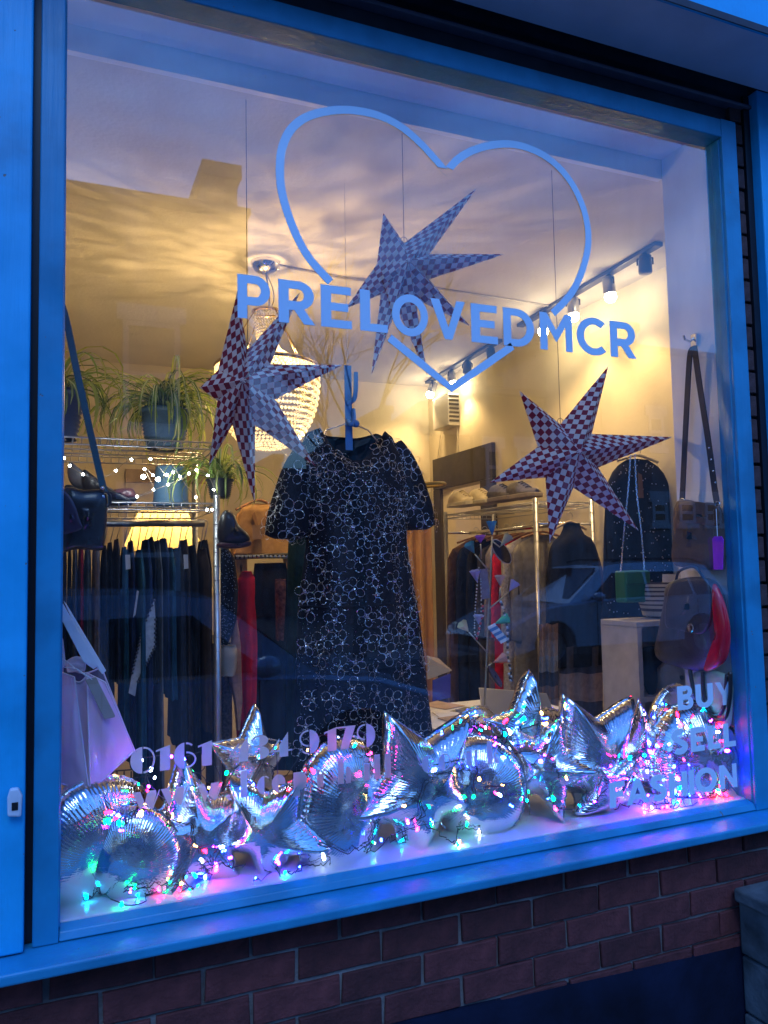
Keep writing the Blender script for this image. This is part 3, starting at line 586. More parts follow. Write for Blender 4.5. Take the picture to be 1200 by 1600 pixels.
# ---- dark doorway casing
dc = thing('door_casing', 'dark brown casing round a doorway in the cream wall', 'doorway', (RX, 3.0, FZ))
dkm = mat('dark_brown_paint', (.045, .035, .03), .5, var=.2)
b = MB(); b.box(RX - .03, RX - .001, 2.57, 3.47, 2.121, 2.36); bevel(b.build('head', dkm, dc), .004)
b = MB(); b.box(RX - .03, RX - .001, 3.355, 3.47, FZ, 2.12); bevel(b.build('jamb', dkm, dc), .004)
b = MB(); b.box(RX - .03, RX - .001, 2.57, 2.745, FZ, 2.12); bevel(b.build('jamb', dkm, dc), .004)
b = MB(); b.box(RX + .001, RX + .09, 3.37, 3.40, FZ, 2.11); b.build('lining', dkm, dc)

# ------------------------------------------------------------------ paper stars
def paper(name):
    m = bpy.data.materials.new(name); m.use_nodes = True; t = m.node_tree; b = t.nodes['Principled BSDF']; b.inputs['Roughness'].default_value = .75; b.inputs['Specular IOR Level'].default_value = .2
    uv = t.nodes.new('ShaderNodeUVMap'); ck = t.nodes.new('ShaderNodeTexBrick')
    ck.offset = 0.5; ck.squash = 1.0
    chk = t.nodes.new('ShaderNodeTexChecker'); chk.inputs['Scale'].default_value = 1.0
    chk.inputs['Color1'].default_value = (.30, .018, .045, 1); chk.inputs['Color2'].default_value = (.86, .85, .84, 1)
    t.nodes.remove(ck)
    ns = t.nodes.new('ShaderNodeTexNoise'); ns.inputs['Scale'].default_value = 9; ad = t.nodes.new('ShaderNodeMixRGB'); ad.inputs[0].default_value = .02
    t.links.new(uv.outputs[0], ad.inputs[1]); t.links.new(ns.outputs['Color'], ad.inputs[2]); t.links.new(ad.outputs[0], chk.inputs['Vector'])
    t.links.new(chk.outputs['Color'], b.inputs['Base Color'])
    tl = t.nodes.new('ShaderNodeBsdfTranslucent'); t.links.new(chk.outputs['Color'], tl.inputs[0]); mx = t.nodes.new('ShaderNodeMixShader'); mx.inputs[0].default_value = .42
    t.links.new(b.outputs[0], mx.inputs[1]); t.links.new(tl.outputs[0], mx.inputs[2]); t.links.new(mx.outputs[0], t.nodes['Material Output'].inputs[0])
    return m
paper_m = paper('checked_paper')
def star(label, c_px, tips, y, deep, ceil_px, inner=.36, tilt=(0, 0)):
    c = at(c_px[0], c_px[1], y)
    T = [at(p[0], p[1], y + tilt[0] * (p[0] - c_px[0]) / 100 + tilt[1] * (p[1] - c_px[1]) / 100) for p in tips]
    T.sort(key=lambda p: math.atan2(p.z - c.z, p.x - c.x)); n = len(T)
    st = thing('paper_star', label, 'paper star', c, 'checked paper stars hung in the window')
    val = []
    for i in range(n):
        a, d = T[i] - c, T[(i+1) % n] - c; u = (a.normalized() + d.normalized()).normalized()
        val.append(c + u * inner * (a.length + d.length) / 2)
    f, bk = c + Vector((0, -deep, 0)), c + Vector((0, deep, 0))
    e = .0008
    for i in range(n):
        b = MB(); uv = []; v0, v1 = val[i-1], val[i]; tip = T[i]
        for apex in (f, bk):
            for va in (v0, v1):
                # split the facet so that the paper can bow slightly, UV along the arm in checks of about 20 mm
                ax = (tip - apex); l = ax.length; ax.normalize(); rel = va - apex; along = rel.dot(ax); across = (rel - ax * along).length
                sgn = 1 if va is v1 else -1
                tri = [(apex, 0, 0), (tip, l, 0), (va, along, across * sgn)]
                if (apex is f) == (va is v0): tri = tri[::-1]
                b.add([p[0] for p in tri], [(0, 1, 2)]); k = 1 / .0205
                uv += [(p[1] * k + .5, p[2] * k + 20.5) for p in tri]
        b.uv = [(u_, v_) for u_, v_ in uv]
        b.build('star_point', paper_m, st)
    hk = max(val, key=lambda p: p.z) if True else c
    top = at(ceil_px[0], ceil_px[1], y); top.z = CZ if y > .29 else 3.03
    hk = c + Vector((0, 0, .06)); tops = [v for v in val if abs(v.x - c.x) < .12 and v.z > c.z]
    if tops: hk = max(tops, key=lambda p: p.z)
    b = MB(); b.tube([hk, (hk.x + .002, hk.y, top.z)], .0011, 5); b.build('string', mat('dark_string', (.06, .05, .05), .8), st)
    b = MB(); b.tube([hk + Vector((.012 * math.cos(a), 0, .010 + .012 * math.sin(a))) for a in [i * .7 for i in range(9)]], .0012, 5); b.build('string_loop', mat('dark_string', (.06, .05, .05), .8), st)
star('red and white checked paper star whose tips reach under the first two shop name letters', (368, 606), [(371,455),(469,456),(536,570),(493,728),(398,788),(326,730),(312,606)], .34, .10, (402, 135), .37, (-.06, 0))
star('bluish checked paper star hanging inside the vinyl heart', (619, 424), [(599,333),(745,294),(789,397),(735,510),(668,588),(580,587),(540,482)], .34, .10, (646, 195), .33, (-.07, 0))
star('six pointed red checked paper star above the chrome clothes rack', (879, 712), [(811,610),(951,571),(1051,683),(998,829),(859,849),(765,754)], .36, .10, (877, 250), .34, (-.05, 0))

# ------------------------------------------------------------------ soft things
def puff(b, pts, depth, k=3.0, mi=0, centre=None, ratio=.5):
    "a closed outline in a plane facing the street, blown up to a rounded body of the given depth"
    pts = [Vector(p) for p in pts]; c = centre or sum(pts, Vector()) / len(pts); n = len(pts)
    ss = (1.0, .985, .94, .85, .68, .42, .12)
    def ringp(s, sg):
        off = depth * (1 - s ** k) ** (1 / k) * (ratio if sg < 0 else 1 - ratio)
        return [c + (p - c) * s + Vector((0, sg * off, 0)) for p in pts]
    rows = [ringp(s, 1) for s in ss[::-1]] + [ringp(s, -1) for s in ss[1:]]
    o = len(b.v); b.grid(rows, mi, True)
    b.f.append([o + j for j in range(n)]); b.m.append(mi)
    b.f.append([o + (len(rows) - 1) * n + j for j in range(n)][::-1]); b.m.append(mi)
    return b
def puffx(b, pts, depth, k=3.0, ratio=.5):
    o = len(b.v); m_ = MB(); puff(m_, [Vector((p.y, -0.0, p.z)) for p in pts], depth, k, 0, None, ratio); x = pts[0].x
    b.add([(x + v.y, v.x, v.z) for v in m_.v], [f[::-1] for f in m_.f]); return b
def loop_pxx(pts, x, sub=4):
    w = [at_x(p[0], p[1], x) for p in pts]; return _round(w, sub)
def loop_px(pts, y, sub=4, smooth=True):
    w = [at(p[0], p[1], y) for p in pts]
    return _round(w, sub) if smooth else w
def _round(w, sub):
    n = len(w); o = []
    for i in range(n):
        a, p, q, d = w[i-1], w[i], w[(i+1) % n], w[(i+2) % n]
        for s in range(sub):
            t = s / sub; o.append(0.5 * ((2*p) + (q - a)*t + (2*a - 5*p + 4*q - d)*t*t + (3*p - a - 3*q + d)*t**3))
    return o
def cloth_rows(levels, y, depth, folds, amp, seed=0, n=48, rows=26, grow=.8, k=2.4):
    rr = random.Random(seed); ph = rr.uniform(0, 6.28); out_ = []
    z0, z1 = levels[0][0], levels[-1][0]
    for i in range(rows):
        z = z0 + (z1 - z0) * i / (rows - 1)
        for j in range(len(levels) - 1):
            if (levels[j][0] - z) * (levels[j+1][0] - z) <= 1e-9: break
        a, c = levels[j], levels[j+1]; t = (z - a[0]) / ((c[0] - a[0]) or 1)
        xl, xr = a[1] + (c[1] - a[1]) * t, a[2] + (c[2] - a[2]) * t
        yy = y + (a[3] + (c[3] - a[3]) * t if len(a) > 3 else 0)
        cx_, hw = (xl + xr) / 2, (xr - xl) / 2; f = (i / (rows - 1)) ** grow
        d = depth * (.35 + .65 * min(1, (i + 1) / 4))
        ring_ = []
        for q in range(n):
            u = 2 * math.pi * q / n; cu, su = math.cos(u), math.sin(u)
            ex = math.copysign(abs(cu) ** (2 / k), cu); ey = math.copysign(abs(su) ** (2 / k), su)
            nn = noise.noise(Vector((cu * 2 + seed, su * 2, z * 3.2))) * .6
            w = f * amp * (math.sin(folds * u + ph + nn * 2) + nn)
            ring_.append(Vector((cx_ + hw * ex + cu * w * min(1, hw / .06), yy + d * ey + su * w * min(1, depth / .05), z + (nn * .008))))
        out_.append(ring_)
    return out_
def cloth(levels, y, depth, folds=9, amp=.012, seed=0, n=48, rows=26, mi=0, b=None, cap=True, **kw):
    R_ = cloth_rows(levels, y, depth, folds, amp, seed, n, rows, **kw); b = b or MB(); o = len(b.v); b.grid(R_, mi, True)
    if cap: b.f.append([o + j for j in range(n)]); b.m.append(mi)
    return b
def px_levels(lv, y):
    return [(at((a + c) / 2, py, y).z, at(a, py, y).x, at(c, py, y).x) for py, a, c in lv]
def fabric(name, col, var=.2, scale=40, bump=.4, rough=.9, trans=0):
    return mat(name, col, rough, 0, var, scale, bump, 220, spec=.15, trans=trans)
hanger_wood = mat('hanger_wood', (.28, .13, .05), .4, var=.3, scale=30)
def hanger(label, c, w, drop, axis, m, group=None, hook=.06):
    c = Vector(c); ax = Vector((1, 0, 0)) if axis == 'x' else Vector((0, 1, 0)); hg = thing('clothes_hanger', label, 'hanger', c, group)
    b = MB(); b.tube([c + ax * (.018 * math.cos(a) - .0) + Vector((0, 0, .018 * math.sin(a) - .0)) for a in [2.9 - i * .42 for i in range(11)]] + [c + Vector((0, 0, -hook))], .0018, 5); b.build('hook', steel, hg, True)
    b = MB(); b.tube(spline([c - ax * w + Vector((0, 0, -hook - drop)), c - ax * w * .5 + Vector((0, 0, -hook - drop * .4)), c + Vector((0, 0, -hook)), c + ax * w * .5 + Vector((0, 0, -hook - drop * .4)), c + ax * w + Vector((0, 0, -hook - drop))], 5), .007, 6)
    b.build('shoulder_bar', m, hg, True); return hg

# ------------------------------------------------------------------ the sequinned dress on its hook bar
DY = .75
dr = thing('evening_dress', 'black dress covered in silver sequin flowers hanging centre of the window', 'dress', (at(560, 900, DY).x, DY, at(560, 1180, DY).z))
blackd = fabric('black_net', (.008, .009, .014), .3, 80, .3); teal = fabric('teal_lining', (.02, .07, .11), .2, 30, .3)
body_lv = px_levels([(672, 478, 612), (700, 466, 626), (745, 468, 634), (800, 474, 634), (845, 480, 634), (862, 478, 636), (900, 474, 642), (960, 468, 650), (1050, 466, 662), (1120, 465, 668), (1215, 464, 672)], DY)
xm = (at(478, 690, DY).x + at(612, 690, DY).x) / 2
rows = cloth_rows(body_lv, DY, .10, 11, .02, 3, 96, 60, grow=1.6, k=2.0)
ztop = rows[0][0].z
for i, r_ in enumerate(rows[:18]):                      # neckline scooped at the front, shoulders sloping
    fz = 1 - i / 18
    for p in r_:
        dx = abs(p.x - xm); front = p.y < DY
        sc = max(0, 1 - (dx / .125) ** 2) * (.12 if front else .02); sh = max(0, dx - .12) * .42
        p.z -= (sc + sh) * fz
b = MB(); b.grid(rows[:31], 0, True); b.build('bodice', blackd, dr, True)
b = MB(); b.grid(rows[30:], 0, True); b.build('skirt', blackd, dr, True)
lin = [[Vector((xm + (p.x - xm) * .985, DY + (p.y - DY) * .94, p.z - .010)) for p in r_] for r_ in rows[:10]]
b = MB(); b.grid(lin, 0, True); b.build('lining', teal, dr, True)
b = MB(); wl = rows[30]; b.tube([p * 1.0 for p in wl], .006, 6, closed=True); b.build('waist_ruffle', blackd, dr, True)
def sleeve(sx, tips):
    path = spline([at(px, py, DY) for px, py in tips], 5); k = len(path); rws = []
    for i, p in enumerate(path):
        t_ = i / (k - 1); rr_ = .043 + .033 * math.sin(min(1, t_ * 1.05) * math.pi * .62); rr_ = rr_ if t_ < .9 else rr_ * (1 - (t_ - .9) * 4)
        d = (path[min(i+1, k-1)] - path[max(i-1, 0)]).normalized(); u = d.cross(Vector((0, 1, 0))).normalized()
        rws.append([p + u * (math.cos(a) * rr_ * (1 + .05 * math.sin(7 * a) * t_)) + Vector((0, 1, 0)) * (math.sin(a) * rr_ * .8 * (1 + .05 * math.sin(7 * a) * t_)) for a in [2 * math.pi * q / 28 for q in range(28)]])
    return rws
slL = sleeve(-1, [(484, 700), (468, 735), (458, 780), (450, 820), (449, 842)]); slR = sleeve(1, [(612, 696), (628, 728), (640, 770), (648, 806), (650, 828)])
for sl in (slL, slR):
    b = MB(); b.grid(sl, 0, True); b.f.append(list(range(len(b.v) - 28, len(b.v)))); b.m.append(0); b.build('sleeve', blackd, dr, True)
sil = mat('silver_sequin', (.74, .76, .80), .34, 1.0, .1)
sq = MB(); rs = random.Random(5)
def facade(rws, fr0, fr1, count, rad_, mind, tries=4000):
    H = len(rws); n = len(rws[0]); pts = []
    P0 = []
    for _ in range(tries):
        if len(pts) >= count: break
        i = rs.uniform(.8, H - 1.6); q = rs.uniform(fr0, fr1) * n
        p = samp(rws, i, q)
        if all((p - o[0]).length > mind for o in pts): pts.append((p, i, q))
    for p, i, q in pts:
        du = (samp(rws, i, q + .5) - samp(rws, i, q - .5)); dv = (samp(rws, min(i + .5, H - 1.01), q) - samp(rws, max(i - .5, 0), q))
        nn = du.cross(dv).normalized()
        if nn.y > 0: nn = -nn
        if nn.y > -.15: continue
        eu = Vector((1, 0, 0)); eu = (eu - nn * eu.dot(nn)).normalized(); ev = nn.cross(eu)
        a0 = rs.uniform(0, 6.28); R_ = rad_ * rs.uniform(.85, 1.1)
        for pt_ in range(5):
            a = a0 + pt_ * 1.2566; pc = p + (eu * math.cos(a) + ev * math.sin(a)) * R_ * .60
            m_ = 24
            for s in range(m_):
                if rs.random() < .12: continue
                g = 2 * math.pi * s / m_; lx = math.cos(g) * R_ * .40; ly = math.sin(g) * R_ * .34
                e1 = (eu * math.cos(a) + ev * math.sin(a)); e2 = nn.cross(e1)
                dot(pc + e1 * lx + e2 * ly + nn * .0035, nn, .0016)
        for s in range(7): 
            g = s * .9; dot(p + (eu * math.cos(g) + ev * math.sin(g)) * .006 * rs.random() + nn * .005, nn, .0024)
def samp(rws, i, q):
    n = len(rws[0]); i0 = int(max(0, min(i, len(rws) - 2))); t = i - i0; q0 = int(math.floor(q)); s = q - q0
    a = rws[i0][q0 % n].lerp(rws[i0][(q0+1) % n], s); c = rws[i0+1][q0 % n].lerp(rws[i0+1][(q0+1) % n], s); return a.lerp(c, t)
def dot(c, nn, r):
    nn = (nn + Vector((rs.gauss(0, .35), rs.gauss(0, .35), rs.gauss(0, .35)))).normalized()
    u = nn.cross(Vector((.3, .5, .8))).normalized() * r * rs.uniform(.8, 1.25); v = nn.cross(u)
    sq.add([c + u, c + v, c - u, c - v], [(0, 1, 2, 3)])
facade(rows, .50, 1.0, 190, .042, .058)
for sl in (slL, slR): facade(sl, .0, 1.0, 26, .042, .056)
for _ in range(1500):
    i = rs.uniform(1, 58); q = rs.uniform(.5, 1.0) * 96; p = samp(rows, i, q); dot(p + Vector((0, -.005, 0)), Vector((0, -1, 0)), .0014)
o = sq.build('sequins', sil, dr); o['kind'] = 'stuff'
hb = thing('hook_bar', 'metal double hook bar coloured in reflected blue, holding the sequinned dress', 'hook', at(546, 690, DY - .07))
hy = DY - .04; blue_m = mat('reflected_blue_metal', (.08, .30, .62), .35, var=.05)  # the metal's blue reflection is put into its base colour
b = MB(); p0 = at(543, 571, hy); p1 = at(548, 704, hy); w_ = .014
b.box(p0.x - w_, p0.x + w_, hy - .004, hy, p1.z, p0.z); bevel(b.build('bar', blue_m, hb), .003)
b = MB(); b.tube(spline([at(556, 582, hy - .03), at(556, 606, hy - .03), at(553, 624, hy - .02), at(543, 630, hy - .004)], 5), .009, 8); b.build('hook', blue_m, hb, True)
b = MB(); b.tube(spline([at(552, 640, hy - .004), at(553, 655, hy - .02), at(549, 664, hy - .03), at(543, 658, hy - .004)], 5), .009, 8); b.ball(at(556, 662, hy - .03), .014, 10, 8); b.build('hook', blue_m, hb, True)
b = MB(); b.tube([(p0.x, hy, p0.z), (p0.x, hy, CZ)], .0008, 4); b.build('nylon_line', mat('clear_line', (.5, .5, .5), .3), hb)
hw = thing('wire_hanger', 'thin wire hanger inside the sequinned dress neckline', 'hanger', at(545, 660, DY))
b = MB(); b.tube([at(549, 655, DY - .02), at(546, 660, DY), at(510, 672, DY), at(505, 684, DY), at(495, 692, DY)], .003, 5); b.tube([at(546, 660, DY), at(575, 672, DY), at(590, 690, DY), at(606, 697, DY)], .003, 5); b.build('wire', steel, hw, True)

# ------------------------------------------------------------------ wire shelving with plants and hanging clothes
def wire_shelf(x0, x1, y0, y1, z, parent):
    b = MB(); r = .0032
    for yy in (y0, y1):
        for dz in (0, -.024): b.tube([(x0, yy, z + dz), (x1, yy, z + dz)], r, 5)
        n = int((x1 - x0) / .03)
        for i in range(n): b.tube([(x0 + i * .03, yy, z), (x0 + i * .03 + .0, yy, z - .024)], .0018, 4)
    for xx in (x0, x1):
        for dz in (0, -.024): b.tube([(xx, y0, z + dz), (xx, y1, z + dz)], r, 5)
    n = int((x1 - x0) / .028)
    for i in range(1, n): b.tube([(x0 + i * .028, y0, z + .002), (x0 + i * .028, y1, z + .002)], .0016, 4)
    m_ = 3
    for i in range(1, m_ + 1): b.tube([(x0, y0 + (y1 - y0) * i / (m_ + 1), z - .006), (x1, y0 + (y1 - y0) * i / (m_ + 1), z - .006)], r, 5)
    return b.build('wire_shelf', steel, parent, True)
def post(x, y, z0, z1, parent, r=.0125):
    b = MB(); b.tube([(x, y, z0), (x, y, z1)], r, 12)
    z = z0 + .03
    while z < z1: b.tube([(x, y, z - .001), (x, y, z + .001)], r + .0009, 12); z += .05
    return b.build('post', steel, parent, True)
RY0, RY1 = .90, 1.36; XR = at(337, 900, RY0).x; XL = -.75
ZS1 = at(335, 692, RY0).z; ZS2 = at(337, 787, RY0).z; ZR = at(230, 818, 1.13).z
rk = thing('wire_rack', 'chrome wire rack with spider plants on its upper shelf', 'rack', (-.1, 1.13, FZ))
wire_shelf(XL, XR, RY0, RY1, ZS1, rk); wire_shelf(XL, XR, RY0, RY1, ZS2, rk)
post(XR + .004, RY0 - .004, FZ, ZS2 + .03, rk); post(XR, RY1, FZ, ZS1 + .02, rk); post(XL, RY0, FZ, ZS1, rk); post(XL, RY1, FZ, ZS1, rk)
b = MB(); b.tube([(XL, 1.13, ZR), (XR, 1.13, ZR)], .013, 10); b.build('rail', mat('dark_chrome', (.3, .3, .32), .3, 1), rk, True)
gcol = [('charcoal', (.03, .032, .04)), ('ink_navy', (.018, .03, .07)), ('deep_teal', (.018, .07, .10)), ('soot', (.016, .016, .018)), ('dark_brown', (.06, .04, .032))]
ORD = ['first', 'second', 'third', 'fourth', 'fifth', 'sixth', 'seventh', 'eighth', 'ninth', 'tenth', 'eleventh', 'twelfth', 'thirteenth', 'fourteenth', 'fifteenth', 'sixteenth', 'seventeenth', 'eighteenth', 'nineteenth', 'twentieth', 'twenty first', 'twenty second']
segs = [(98, 1), (106, 3), (114, 'slate', (.08, .10, .14)), (124, 'dark_red', (.36, .015, .03)), (134, 'grey_green', (.20, .21, .20)), (147, 'taupe', (.16, .13, .12)), (160, 3), (172, 3), (183, 0), (193, 2), (205, 1), (216, 2), (228, 1), (240, 3), (250, 'grey_lace', (.20, .19, .19)), (258, 1), (270, 2), (282, 0), (296, 4), (308, 3), (320, 4), (330, 3)]
names = {'slate': 'slate blue garment hanging near the black handbag', 'dark_red': 'dark red garment hanging beside the slate one on the wire rack', 'grey_green': 'grey green coat hanging beside the dark red garment', 'taupe': 'taupe jacket hanging beside the grey green coat', 'grey_lace': 'thin grey lace garment among dark clothes on the wire rack rail'}
for i, sg in enumerate(segs):
    yf = .95 + .02 * math.sin(i * 2.3); x0 = at(sg[0], 900, yf).x; x1 = at((segs[i+1][0] if i + 1 < len(segs) else 338), 900, yf).x - .002
    if len(sg) == 2: nm, cc = gcol[sg[1]]; lb = '%s garment, %s from the chrome post on the wire rack rail' % (nm.replace('_', ' ').replace('soot', 'black'), ORD[len(segs) - 1 - i])
    else: nm, cc = sg[1], sg[2]; lb = names[nm]
    zt = ZR - .05 - .055 * random.random(); zb_ = at(230, 1195, yf).z + random.uniform(-.15, .30)
    xc = (x0 + x1) / 2; hw_ = (x1 - x0) / 2
    g = thing('hanging_garment', lb, 'garment', (xc, 1.13, zb_), 'clothes on the wire rack rail')
    b = cloth([(zt, xc - hw_ * .5, xc + hw_ * .5), (zt - .05, xc - hw_ * .9, xc + hw_ * .9), (zt - .4, xc - hw_ * 1.15, xc + hw_ * 1.15), (zb_, xc - hw_ * 1.5, xc + hw_ * 1.5)], 1.13 + random.uniform(-.06, .06), random.uniform(.13, .22), 7, .015, i, 40, 24)
    b.build('cloth', fabric('cloth_' + nm, cc, .35, 25), g, True)
    b = MB(); b.tube([(xc + .016 * math.cos(a), 1.13 + .0, ZR + .016 * math.sin(a)) for a in (3.1, 2.4, 1.6, .8, 0, -.6)] + [(xc, 1.13, zt)], .0018, 5); b.build('hanger_hook', steel, g, True)
    if i in (9, 17):
        b = MB(); c_ = Vector((xc, .945, zt - .03)); b.slab([c_ + Vector((-.008, 0, 0)), c_ + Vector((.008, 0, 0)), c_ + Vector((.010, 0, -.05)), c_ + Vector((-.006, 0, -.052))], (0, -.001, 0)); b.build('swing_tag', mat('card', (.45, .42, .38), .8), g)
# white crochet edge and thin white strap among the dark clothes
lc = thing('crochet_scarf', 'narrow white crochet scarf hanging in front of dark clothes', 'scarf', at(222, 1085, .9))
b = MB(); b.slab([at(x, y_, .9) for x, y_ in ((241, 938), (243, 968), (242, 1010), (228, 1040), (215, 1062), (211, 1088), (201, 1083), (205, 1058), (214, 1020), (222, 985))], (0, .004, 0)); b.build('net', fabric('white_net', (.48, .47, .46), .2, 60), lc)
b = MB()
for (xa, ya), (xb, yb) in (((241, 938), (222, 985)), ((222, 985), (214, 1020)), ((214, 1020), (205, 1058)), ((243, 968), (242, 1010)), ((242, 1010), (228, 1040)), ((228, 1040), (213, 1070))):
    for k in range(6): b.ball(at(xa + (xb - xa) * k / 6, ya + (yb - ya) * k / 6, .898), .005, 6, 4)
b.build('beaded_edge', mat('bead_dark', (.05, .05, .06), .4), lc, kind='stuff')
st_ = thing('ribbon', 'thin white ribbon hanging above the crochet scarf', 'ribbon', at(212, 940, .9)); b = MB(); b.slab([at(214, 922, .9), at(217, 924, .9), at(212, 960, .9), at(208, 965, .9)], (0, .002, 0)); b.build('strip', fabric('white_net', (.48, .47, .46)), st_)

# ---- spider plants
leaf_ms = [mat('leaf_green', (.26, .38, .06), .5, var=.25, scale=12, trans=.45), mat('leaf_lime', (.52, .58, .11), .5, var=.2, scale=12, trans=.5), mat('leaf_dark', (.09, .17, .03), .5, var=.25, scale=12, trans=.25)]
leaf_stripe = mat('leaf_stripe', (.74, .74, .34), .5, var=.15, trans=.45)
def leaf(parent, p0, az, up, length, droop, w, m, stripe):
    d = Vector((math.cos(az), math.sin(az), 0)); rws = []; n = 8; p = Vector(p0); ang = up
    side = Vector((-d.y, d.x, 0))
    for i in range(n + 1):
        t = i / n; ww = w * (math.sin(min(1, .25 + t * 1.2) * math.pi * .5)) * (1 - t) ** .55 + .0004
        rws.append([p - side * ww + Vector((0, 0, ww * .35)), p - side * ww * .3, p + side * ww * .3, p + side * ww + Vector((0, 0, ww * .35))])
        p = p + (d * math.cos(ang) + Vector((0, 0, math.sin(ang)))) * length / n; ang -= droop / n * (1 + t)
        side = (side + Vector((random.gauss(0, .03), random.gauss(0, .03), random.gauss(0, .05)))).normalized()
    b = MB(); k = 4; b.v = [v for r_ in rws for v in r_]
    for i in range(n):
        for j in range(3): b.f.append([i*k + j, i*k + j + 1, (i+1)*k + j + 1, (i+1)*k + j]); b.m.append(1 if j == 1 and stripe else 0)
    b.build('leaf', [m, leaf_stripe], parent, True)
def plant(label, base, pot_r, pot_h, n, lmin, lmax, pot_m, az0=0, az1=6.283, wmax=.0125, pot=True, lime=.5):
    sp = thing('spider_plant', label, 'plant', base); base = Vector(base)
    if pot:
        prof = [(.001, .0), (pot_r * .72, .0)]; nz_ = 9
        for i in range(nz_ + 1):
            t = i / nz_; r = pot_r * (.72 + .28 * t ** .7); prof += [(r, pot_h * t * .86), (r - .006, pot_h * (t * .86 + .045))]
        prof += [(pot_r * 1.05, pot_h * .9), (pot_r * 1.05, pot_h), (pot_r * .95, pot_h), (pot_r * .9, pot_h * .85), (.001, pot_h * .85)]
        b = MB(); b.lathe(base, prof, 28); b.build('pot', pot_m, sp, True)
    for i in range(n):
        az = random.uniform(az0, az1); up = random.uniform(.5, 1.5); ln_ = random.uniform(lmin, lmax)
        leaf(sp, base + Vector((random.gauss(0, .018), random.gauss(0, .018), pot_h * .85)), az, up, ln_, random.uniform(1.6, 3.0), random.uniform(.55, 1) * wmax, random.choice(leaf_ms[:2] if random.random() < lime else leaf_ms), random.random() < .65)
    return sp
blue_pot = mat('blue_grey_pot', (.12, .19, .25), .5, var=.15, scale=25, bump=.5)
plant('spider plant in a ribbed blue grey pot on the upper wire shelf', (at(258, 690, 1.12).x, 1.12, ZS1 + .004), .092, .15, 170, .20, .50, blue_pot, lime=.6)
plant('darker spider plant behind the blue green bag strap', (at(105, 690, 1.0).x - .03, 1.0, ZS1 + .004), .085, .17, 80, .22, .46, mat('navy_pot', (.03, .05, .12), .4), lime=.25)
tb = at(352, 770, 1.0); 
plant('trailing green plant hanging off the rack beside the tan cardigan', (tb.x - .02, 1.0, tb.z - .02), .05, .07, 95, .16, .36, mat('dark_pot', (.03, .03, .03), .4), lime=.6, wmax=.009)
b = MB(); b.tube([(tb.x - .07, 1.0, tb.z - .018), (tb.x + .03, 1.0, tb.z - .018)], .004, 6); 
# ---- things on the middle shelf
jg = thing('blue_vase', 'plain pale blue vase on the middle wire shelf', 'vase', (at(267, 783, 1.1).x, 1.1, ZS2 + .004))
b = MB(); hh = at(267, 730, 1.1).z - ZS2 - .004; b.lathe(jg.location, [(.001, 0), (.064, 0), (.066, .006), (.056, hh * .97), (.055, hh), (.050, hh), (.05, hh - .02), (.001, hh - .03)], 28); b.build('vessel', mat('pale_blue_glaze', (.16, .30, .42), .35, var=.08), jg, True)
b = MB(); b.lathe(jg.location, [(.0665, .01), (.0675, .014), (.0665, .018)], 28); b.build('foot_ring', mat('pale_blue_glaze', (.16, .30, .42), .35), jg, True)
ls = thing('table_lamp', 'lit yellow lampshade glowing behind the wire rack', 'lamp', (at(255, 830, 2.2).x, 2.2, at(255, 900, 2.2).z))
b = MB(); c_ = at(255, 832, 2.2); b.lathe((c_.x, 2.2, c_.z - .09), [(.20, 0), (.12, .20)], 28); b.build('lamp_shade', mat('yellow_shade', (.80, .62, .25), .8, trans=.6), ls, True)
b = MB(); b.tube([(c_.x, 2.2, c_.z - .5), (c_.x, 2.2, c_.z + .04)], .012, 8); b.lathe((c_.x, 2.2, c_.z - .55), [(.001, 0), (.09, 0), (.08, .03), (.012, .06)], 20); b.build('stand', brass, ls, True)
b = MB(); b.ball((c_.x, 2.2, c_.z), .03, 10, 8); b.build('bulb', lampm, ls, True); point('lamp_light', (c_.x, 2.2, c_.z + .05), 5, (1, .68, .28), .03)
tbl = thing('side_table', 'dark side table carrying the yellow lamp', 'table', (c_.x, 2.2, FZ)); zt = c_.z - .555
b = MB(); b.box(c_.x - .3, c_.x + .3, 1.95, 2.45, zt - .03, zt); b.build('top', mat('black_stain', (.01, .009, .008), .8), tbl)
for sx in (-1, 1):
    for sy in (-1, 1): b = MB(); b.box(c_.x + sx*.27 - .02, c_.x + sx*.27 + .02, 2.2 + sy*.22 - .02, 2.2 + sy*.22 + .02, FZ, zt - .031); b.build('leg', mat('black_stain', (.01, .009, .008), .8), tbl)
pb = thing('pin_board', 'blank cream board on the wall behind the blue vase', 'board', at(262, 800, BY - .03))
b = MB(); p0, p1 = at(196, 733, BY - .02), at(332, 850, BY - .02); b.box(p0.x, p1.x, BY - .02, BY - .002, p1.z, p0.z); b.build('panel', mat('cream_card', (.72, .64, .46), .8), pb)
b = MB(); b.box(p0.x, p1.x, BY - .035, BY - .021, p0.z - .09, p0.z); b.build('header', mat('tan_card', (.40, .30, .20), .8), pb)
def shoe_side(label, name, pts, y, depth, m, sole_pts, sole_m, group=None, extra=None):
    sh = thing(name, label, 'shoe', at(pts[0][0], max(p[1] for p in pts), y), group)
    b = MB(); puff(b, loop_px(pts, y), depth, 2.4); b.build('upper', m, sh, True)
    b = MB(); puff(b, loop_px(sole_pts, y), depth * 1.06, 4); b.build('sole', sole_m, sh, True)
    return sh
lthr = mat('black_leather', (.018, .016, .018), .3, var=.2, scale=30, bump=.2); oxb = mat('oxblood_leather', (.10, .03, .03), .3, var=.2, bump=.2); greym = mat('grey_leather', (.16, .15, .16), .35, var=.2)
rubber = mat('rubber', (.02, .02, .02), .7)
